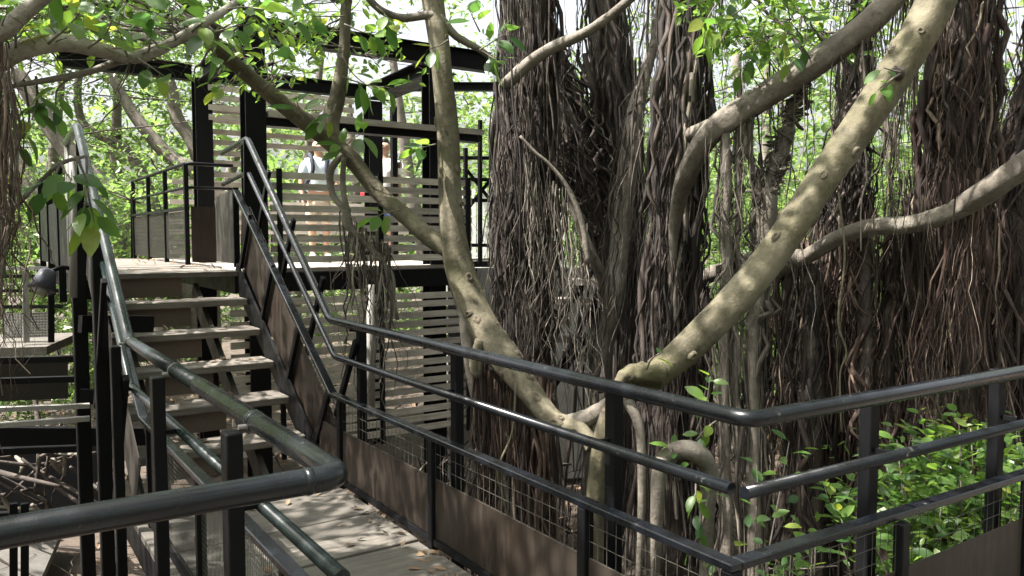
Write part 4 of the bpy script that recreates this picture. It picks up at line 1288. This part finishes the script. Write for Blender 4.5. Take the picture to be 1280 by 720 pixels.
# far trees, each its own
far = [(-60, 15), (40, 17), (150, 16), (250, 19), (360, 18), (455, 21), (545, 17), (640, 22), (730, 19), (830, 22), (905, 15), (960, 18), (1030, 14), (1110, 16), (1190, 14), (1270, 17), (1350, 15)]
side = ['beyond the side walkway', 'beyond the spotlight', 'beyond the stair railing', 'beyond the landing', 'beyond the lookout columns', 'beyond the lookout screen', 'beyond the slender trunk', 'beyond the curtained trunk', 'beyond the dark twin trunk', 'beyond the arching limb foot', 'seen under the arching limb', 'between arching limb and leaning trunk', 'behind the upper leaning trunk', 'behind the crooked branch', 'behind the rust brown trunk', 'behind the massive dark trunk', 'past the shrub bed']
for (px, d), sd in zip(far, side):
    c = P(px, 297, d); c[2] = GZ
    tt = thing('background_tree', 'sunlit leafy green tree standing ' + sd, 'tree', c)
    hgt = rng.uniform(5.5, 8)
    lean = rng.normal(0, .5, 2)
    o, pp_, qq_ = limb('trunk', [(c[0], c[1], GZ - .1, .2), (c[0] + lean[0] * .4, c[1] + lean[1] * .4, 1.0, .15), (c[0] + lean[0], c[1] + lean[1], 3.2, .12), (c[0] + lean[0] * 1.6, c[1], hgt * .8, .06)], 'bark_grey', tt, 10, 30, px=False)
    n_c = 28
    cc = np.stack([c[0] + rng.normal(0, 1.5, n_c), c[1] + rng.normal(0, 1.5, n_c), rng.uniform(-0.4, hgt, n_c)], 1)
    crown(tt, pp_[6:], cc, 2300, .5, .15, 'leaf_far', sub=4)

# unseen trees added behind and beside the viewer to shut out low sky light
for k_, (ang_, d_, lab_) in enumerate([(80, 9, 'past the end of the crossing boardwalk'), (112, 8, 'across the crossing boardwalk near its far end'), (140, 7, 'close behind the crossing boardwalk'), (165, 8, 'behind the crossing boardwalk opposite the lookout'), (190, 7, 'behind the crossing boardwalk opposite the steps'), (215, 8, 'behind the near end of the crossing boardwalk'), (243, 7.5, 'beside the near end of the crossing boardwalk'), (270, 8.5, 'left of the scuffed railing'), (292, 9, 'left of the lower steelwork')]):
    a_ = YAW + R(ang_)
    c = np.array([math.sin(a_) * d_, math.cos(a_) * d_, GZ])
    tt = thing('sky_blocker_tree', 'unseen tree added to block sky light ' + lab_, 'tree', c)
    o, pp_, qq_ = limb('trunk', [(c[0], c[1], GZ - .1, .24), (c[0] + .1, c[1], 1.0, .19), (c[0] - .1, c[1] + .1, 3.2, .15), (c[0], c[1], 6.0, .07)], 'bark_grey', tt, 10, 30, px=False)
    cc = np.stack([c[0] + rng.normal(0, 1.4, 40), c[1] + rng.normal(0, 1.4, 40), rng.uniform(-0.6, 7.5, 40)], 1)
    crown(tt, pp_[6:], cc, 4200, .55, .2, 'leaf', sub=4)

# understorey bushes far behind
for i, (px, d, lab) in enumerate([(-20, 12.5, 'bright green bush behind the side walkway railing'), (60, 12, 'bright green bush below the grey slanting trunk'), (150, 13, 'bright green bush behind the landing edge'), (900, 12, 'leafy bush behind the pale fence rails'), (980, 12.5, 'leafy bush behind the middle of the leaning trunk'), (1090, 10.5, 'shaded bush behind the crooked branch'), (690, 13, 'shaded bush behind the concrete wall')]):
    c = P(px, 297, d); c[2] = GZ
    tt = thing('bush', lab, 'bush', c)
    cc = np.stack([c[0] + rng.normal(0, .8, 24), c[1] + rng.normal(0, .8, 24), rng.uniform(GZ + .3, 2.3, 24)], 1)
    crown(tt, np.array([[c[0], c[1], GZ], [c[0] + .2, c[1], GZ + .5], [c[0] - .2, c[1], GZ + .4]]), cc, 3600, .4, .12, 'leaf_far', sub=5)
# far wood closing the view
nb = 19000
ang = rng.uniform(-0.75, 0.85, nb); dd = rng.uniform(24, 36, nb)
clump = np.sin(ang * 41) * .8 + np.sin(ang * 17 + 2) * .9
zz = GZ + rng.random(nb) ** .8 * (7.4 + clump)
pos = FWD[None] * (dd * np.cos(ang))[:, None] + RGT[None] * (dd * np.sin(ang))[:, None]
pos[:, 2] = zz
fwd_ = leaves('distant_foliage', pos, .42, 'leaf_far', None)
tag(fwd_, 'hazy green mass of distant foliage closing the view', 'woodland', kind='stuff')

# ------------------------------------------------------------------ big leaves, each one a piece
def sprigs_px(parent, rows, size=0.1):
    for (x0, y0, x1, y1, d, n) in rows:
        sprig(parent, P(x1, y1, d - .05), P(x0, y0, d), n, size)


sprigs_px(t9, [(108, 195, 118, 280, 3.3, 8), (75, 205, 62, 235, 3.3, 4), (75, 200, 90, 225, 3.25, 4), (95, 195, 105, 262, 3.2, 5), (240, 40, 255, 28, 3.7, 2)], .135)
sprigs_px(t9, [
               (200, 60, 175, 30, 3.6, 5), (160, 72, 150, 40, 3.5, 5), (130, 62, 120, 20, 3.5, 6), (80, 55, 60, 30, 3.4, 6), (45, 95, 40, 150, 3.4, 6), (30, 100, 20, 180, 3.4, 5), (270, 40, 300, 30, 3.8, 5), (90, 95, 70, 140, 3.5, 5), (60, 55, 100, 15, 3.3, 6), (170, 72, 205, 95, 3.6, 4), (285, 12, 330, 12, 3.7, 6), (220, 50, 215, 15, 3.7, 6), (110, 60, 140, 25, 3.3, 6), (20, 60, 15, 20, 3.3, 5), (250, 30, 270, 70, 3.7, 4), (185, 66, 190, 40, 3.5, 5)], .125)
sprigs_px(t1, [(600, 62, 635, 40, 5.4, 6), (600, 62, 620, 75, 5.4, 5), (560, 50, 535, 62, 5.2, 4), (600, 40, 588, 15, 5.3, 5), (470, 8, 490, 30, 5.2, 5), (428, 70, 470, 115, 5.5, 7), (425, 95, 490, 110, 5.4, 7), (420, 130, 400, 150, 5.4, 6), (428, 60, 395, 40, 5.3, 7), (430, 30, 470, 40, 5.3, 7), (430, 20, 390, 20, 5.3, 6), (380, 150, 370, 120, 5.3, 5), (330, 110, 360, 75, 5.1, 6), (290, 75, 320, 40, 5.0, 6), (300, 90, 270, 110, 5.0, 4), (433, 180, 455, 165, 5.5, 4), (440, 195, 425, 178, 5.4, 4), (500, 262, 470, 270, 5.4, 4), (350, 30, 370, 20, 5.0, 5), (545, 180, 525, 185, 5.3, 5)], .155)
sprigs_px(t2, [(1125, 92, 1098, 112, 4.15, 4), (1125, 90, 1105, 85, 4.15, 2), (808, 462, 828, 440, 4.05, 2), (870, 540, 888, 470, 3.9, 9), (870, 600, 870, 640, 3.9, 5), (850, 600, 840, 560, 4.0, 5), (880, 640, 862, 690, 3.9, 5), (905, 520, 870, 550, 4.1, 5), (880, 650, 890, 610, 3.9, 4)], .095)
sprigs_px(t3, [(940, 60, 905, 25, 5.6, 6), (960, 20, 940, 70, 5.6, 6), (930, 10, 890, 40, 5.5, 6), (990, 30, 965, 60, 5.6, 5), (900, 0, 880, 60, 5.5, 6), (1000, 40, 1010, 15, 5.5, 5), (955, 45, 925, 90, 5.5, 5), (1010, 30, 985, 75, 5.4, 5)], .145)


def shrub(px, py, d, hgt, n_st, n_lf, lab, size=.1, spread=.25):
    c = P(px, py, d); c = np.array([c[0], c[1], GZ])
    tt = thing('shrub', lab, 'shrub', c, None)
    topz = P(px, py, d)[2]
    for i in range(n_st):
        tip = np.array([c[0], c[1], topz]) + np.array([rng.normal(0, spread), rng.normal(0, spread), -rng.uniform(0, hgt)])
        base = c + np.array([rng.normal(0, .08), rng.normal(0, .08), 0])
        mid = (base + tip) / 2 + rng.normal(0, .05, 3)
        path = spline([base, mid, tip], 12)
        MB().tube(path, np.linspace(.009, .003, 12), 5).build('stem', 'bark_grey', tt, True)
        sprig(tt, tip, path[7], n_lf, size, .55, False, .15)
    if n_st > 14:
        cc = np.array([c[0], c[1], topz]) + np.stack([rng.normal(0, spread, 500), rng.normal(0, spread, 500), -np.abs(rng.normal(0, hgt * .75, 500)) - .08], 1)
        leaves('foliage', cc, .075, 'leaf', tt, .2)
    return tt


shrub(1160, 535, 4.3, .6, 18, 16, 'bright leafy shrub behind the mesh railing, its stems nearest the double post')
shrub(1215, 512, 4.6, .7, 18, 16, 'tall bright leafy shrub standing under the massive dark trunk')
shrub(1285, 540, 4.5, .6, 16, 16, 'bright leafy shrub at the far end of the mesh railing')
shrub(1195, 600, 4.1, .4, 18, 16, 'low dense shrub filling the mesh behind the guard plate')
shrub(1010, 610, 3.9, .5, 6, 9, 'small glossy shrub behind the bend of the railing', .1)
shrub(950, 570, 4.0, .5, 4, 7, 'sparse shaded shrub at the foot of the leaning trunk', .1)
shrub(1030, 685, 3.4, .2, 7, 8, 'low bright sprouts below the bent railing corner', .07, .2)
shrub(975, 690, 3.2, .3, 8, 8, 'low shaded sprouts under the loop root', .08, .2)

# ------------------------------------------------------------------ undergrowth roots tangle on the ground
n = 900
st_ = np.stack([rng.uniform(-3, 8, n), rng.uniform(2.2, 9, n), rng.uniform(GZ + .02, GZ + .8, n)], 1)
keep = ~((st_[:, 0] > .5) & (st_[:, 0] < 2.3) & (st_[:, 1] < 7.5))
st_ = st_[keep]; n = len(st_)
en_ = st_ + np.stack([rng.normal(0, .5, n), rng.normal(0, .5, n), -rng.uniform(0, .8, n)], 1)
en_[:, 2] = np.maximum(en_[:, 2], GZ)
tg = strands('root_tangle', st_, en_, 'root_brown', None, (.004, .014), .08, 12, 4, (0.1, 1), 1.3)
tag(tg, 'tangle of woody roots sprawling over the shaded ground', 'roots', kind='stuff')


# ------------------------------------------------------------------ people on the platform
def skin_mesh(name, verts, edges, mat, parent, sub=2):
    """verts: list of (x,y,z,rx,ry); one continuous surface grown round a skeleton"""
    me = bpy.data.meshes.new(name)
    me.from_pydata([v[:3] for v in verts], edges, [])
    o = link(name, me, parent)
    o.modifiers.new('skin', 'SKIN')
    ss = o.modifiers.new('subd', 'SUBSURF'); ss.levels = ss.render_levels = sub
    if not me.skin_vertices:
        bm = bmesh.new(); bm.from_mesh(me); bm.verts.layers.skin.verify(); bm.to_mesh(me); bm.free()
    for i, v in enumerate(verts):
        sv = me.skin_vertices[0].data[i]
        sv.radius = (v[3], v[4]); sv.use_root = (i == 0)
    dg = bpy.context.evaluated_depsgraph_get()
    ev = o.evaluated_get(dg)
    m2 = bpy.data.meshes.new_from_object(ev)
    o.modifiers.clear(); o.data = m2
    m2.materials.clear(); m2.materials.append(MATS[mat])
    m2.polygons.foreach_set('use_smooth', np.full(len(m2.polygons), True))
    return o


def person(label, feet, facing, h, shirt, bottom, arms, shoe='shoe'):
    """facing: z angle of the direction they look; local +X is their front"""
    root = thing('person', label, 'person', feet)
    k = h / 1.72
    hip, sh, nk = .92, 1.40, 1.47
    v = [(0, 0, hip, .115, .15), (0, 0, 1.12, .105, .135), (0, 0, 1.28, .115, .16), (0, 0, 1.39, .10, .15), (0, 0, 1.47, .055, .055), (.01, 0, 1.54, .06, .06), (.015, 0, 1.615, .088, .075), (.005, 0, 1.69, .075, .065)]
    e = [(0, 1), (1, 2), (2, 3), (3, 4), (4, 5), (5, 6), (6, 7)]
    cloth_s, ce = [(0, 0, .90, .135, .175), (0, 0, 1.12, .13, .165), (0, 0, 1.28, .135, .185), (0, 0, 1.405, .10, .16), (0, 0, 1.455, .072, .08)], [(0, 1), (1, 2), (2, 3), (3, 4)]
    for s, (el, wr) in zip((-1, 1), arms):
        i = len(v)
        v += [(0, s * .17, 1.39, .058, .058), (*el, .044, .044), (*wr, .03, .03)]
        wv, ev_ = np.array(wr), np.array(el)
        dr = (wv - ev_) / np.linalg.norm(wv - ev_)
        palm = wv + dr * .07
        v += [(*palm, .036, .02)]
        e += [(3, i), (i, i + 1), (i + 1, i + 2), (i + 2, i + 3)]
        for q in range(4):
            j = len(v)
            f0 = palm + dr * .05 + np.array([0, 0, 0]) + np.array([.012 * (q - 1.5) * 1.6, 0, 0])
            f1 = f0 + dr * .045 * (1 - .12 * abs(q - 1.4)) + np.array([0, -s * .012, 0])
            v += [(*f0, .009, .009), (*f1, .008, .008)]
            e += [(i + 3, j), (j, j + 1)]
        j = len(v)
        th = palm + np.array([.04, 0, .0]) + dr * .01
        v += [(*th, .010, .010), (*(th + dr * .035), .009, .009)]
        e += [(i + 3, j), (j, j + 1)]
        c = len(cloth_s)
        cloth_s += [(0, s * .18, 1.385, .08, .08), tuple(np.array([0, s * .18, 1.385]) * .25 + np.array(el) * .75) + (.072, .072)]
        ce += [(3, c), (c, c + 1)]
    for s in (-1, 1):
        i = len(v)
        v += [(0, s * .09, .86, .095, .095), (.015, s * .10, .48, .06, .06), (-.02, s * .10, .28, .056, .056), (-.01, s * .10, .09, .038, .038), (.04, s * .105, .045, .045, .04), (.15, s * .115, .025, .04, .025)]
        e += [(0, i), (i, i + 1), (i + 1, i + 2), (i + 2, i + 3), (i + 3, i + 4), (i + 4, i + 5)]
    # nose, ears
    for (x, y, z, r) in ((.11, 0, 1.60, .014), (0, .088, 1.60, .018), (0, -.088, 1.60, .018)):
        v.append((x, y, z, r, r)); e.append((6, len(v) - 1))
    body = skin_mesh('body', v, e, 'skin', root)
    shirt_o = skin_mesh('shirt', cloth_s, ce, shirt, root)
    pv, pe = [(0, 0, .93, .13, .17), (0, 0, .86, .135, .175)], [(0, 1)]
    for s in (-1, 1):
        i = len(pv)
        pv += [(0, s * .095, .78, .11, .115), (.012, s * .105, .56, .098, .10), (.015, s * .105, .49, .096, .098)]
        pe += [(1, i), (i, i + 1), (i + 1, i + 2)]
    pants = skin_mesh('shorts', pv, pe, bottom, root)
    parts = [body, shirt_o, pants]
    hv = [(-.02, 0, 1.60, .085, .082), (-.015, 0, 1.68, .088, .084), (-.005, 0, 1.725, .06, .06), (.05, 0, 1.715, .045, .06)]
    parts.append(skin_mesh('hair', hv, [(0, 1), (1, 2), (2, 3)], 'hair', root))
    for s in (-1, 1):
        parts.append(MB().tube([(.088, s * .032, 1.635), (.097, s * .032, 1.635)], [.011, .006], 8).build('eye', 'eye_dark', root, True))
        sv = [(-.04, s * .10, .05, .045, .05), (.06, s * .107, .045, .05, .045), (.16, s * .118, .032, .045, .034)]
        parts.append(skin_mesh('shoe', sv, [(0, 1), (1, 2)], shoe, root))
    parts.append(MB().tube([(.092, -.022, 1.562), (.097, 0, 1.558), (.092, .022, 1.562)], .005, 6).build('mouth', 'eye_dark', root, True))
    M = Matrix.Rotation(facing, 4, 'Z') @ Matrix.Scale(k, 4)
    for o in parts:
        o.data.transform(M)
        o.matrix_parent_inverse = Matrix.Identity(4)
    return root, M


f1 = P(400, 330, 11.6); f1[2] = TZ
face1 = math.atan2(-FWD[1], -FWD[0]) + .35
pr1, M1 = person('person in a pale blue shirt and khaki shorts wearing a backpack behind the slats', f1, face1, 1.72, 'shirt_blue', 'khaki', [((.02, -.25, 1.12), (.10, -.24, .90)), ((.02, .25, 1.12), (.18, .2, 1.0))])
bp = thing('backpack', 'pale blue backpack with black straps worn by the person in khaki shorts', 'backpack', f1)
for (nm, mt, fn_) in (('bag', 'pale_blue', lambda m: m.obox((-.25, .05, 1.2), (.1, 0, 0), (0, .2, 0), (0, 0, .23))), ('strap', 'navy', lambda m: m.tube(spline([(-.15, -.11, 1.40), (-.02, -.125, 1.50), (.11, -.11, 1.42), (.155, -.10, 1.25), (.08, -.19, 1.06), (-.16, -.15, 1.03)], 24), .03, 8)), ('strap', 'navy', lambda m: m.tube(spline([(-.15, .11, 1.40), (-.02, .125, 1.50), (.11, .11, 1.42), (.155, .10, 1.25), (.08, .19, 1.06), (-.16, .15, 1.03)], 24), .03, 8))):
    m = MB(); fn_(m)
    o = m.build(nm, mt, bp, True, bevel=.03 if nm == 'bag' else 0)
    o.data.transform(M1); o.matrix_parent_inverse = Matrix.Identity(4)
f2 = P(482, 330, 11.9); f2[2] = TZ
pr2, M2 = person('person in a white shirt and blue shorts standing beside the backpack wearer', f2, face1 - .7, 1.74, 'shirt_white', 'denim', [((.04, -.24, 1.12), (.2, -.16, 1.0)), ((.02, .25, 1.12), (.06, .25, .88))])
rb = MB().obox((0.24, -.15, .93), (.06, 0, 0), (0, .09, 0), (0, 0, .05)).build('pouch', 'red_cloth', None, True, bevel=.015)
rb.data.transform(M2); rb.location = f2
tag(rb, 'small red pouch held by the person in white', 'pouch')
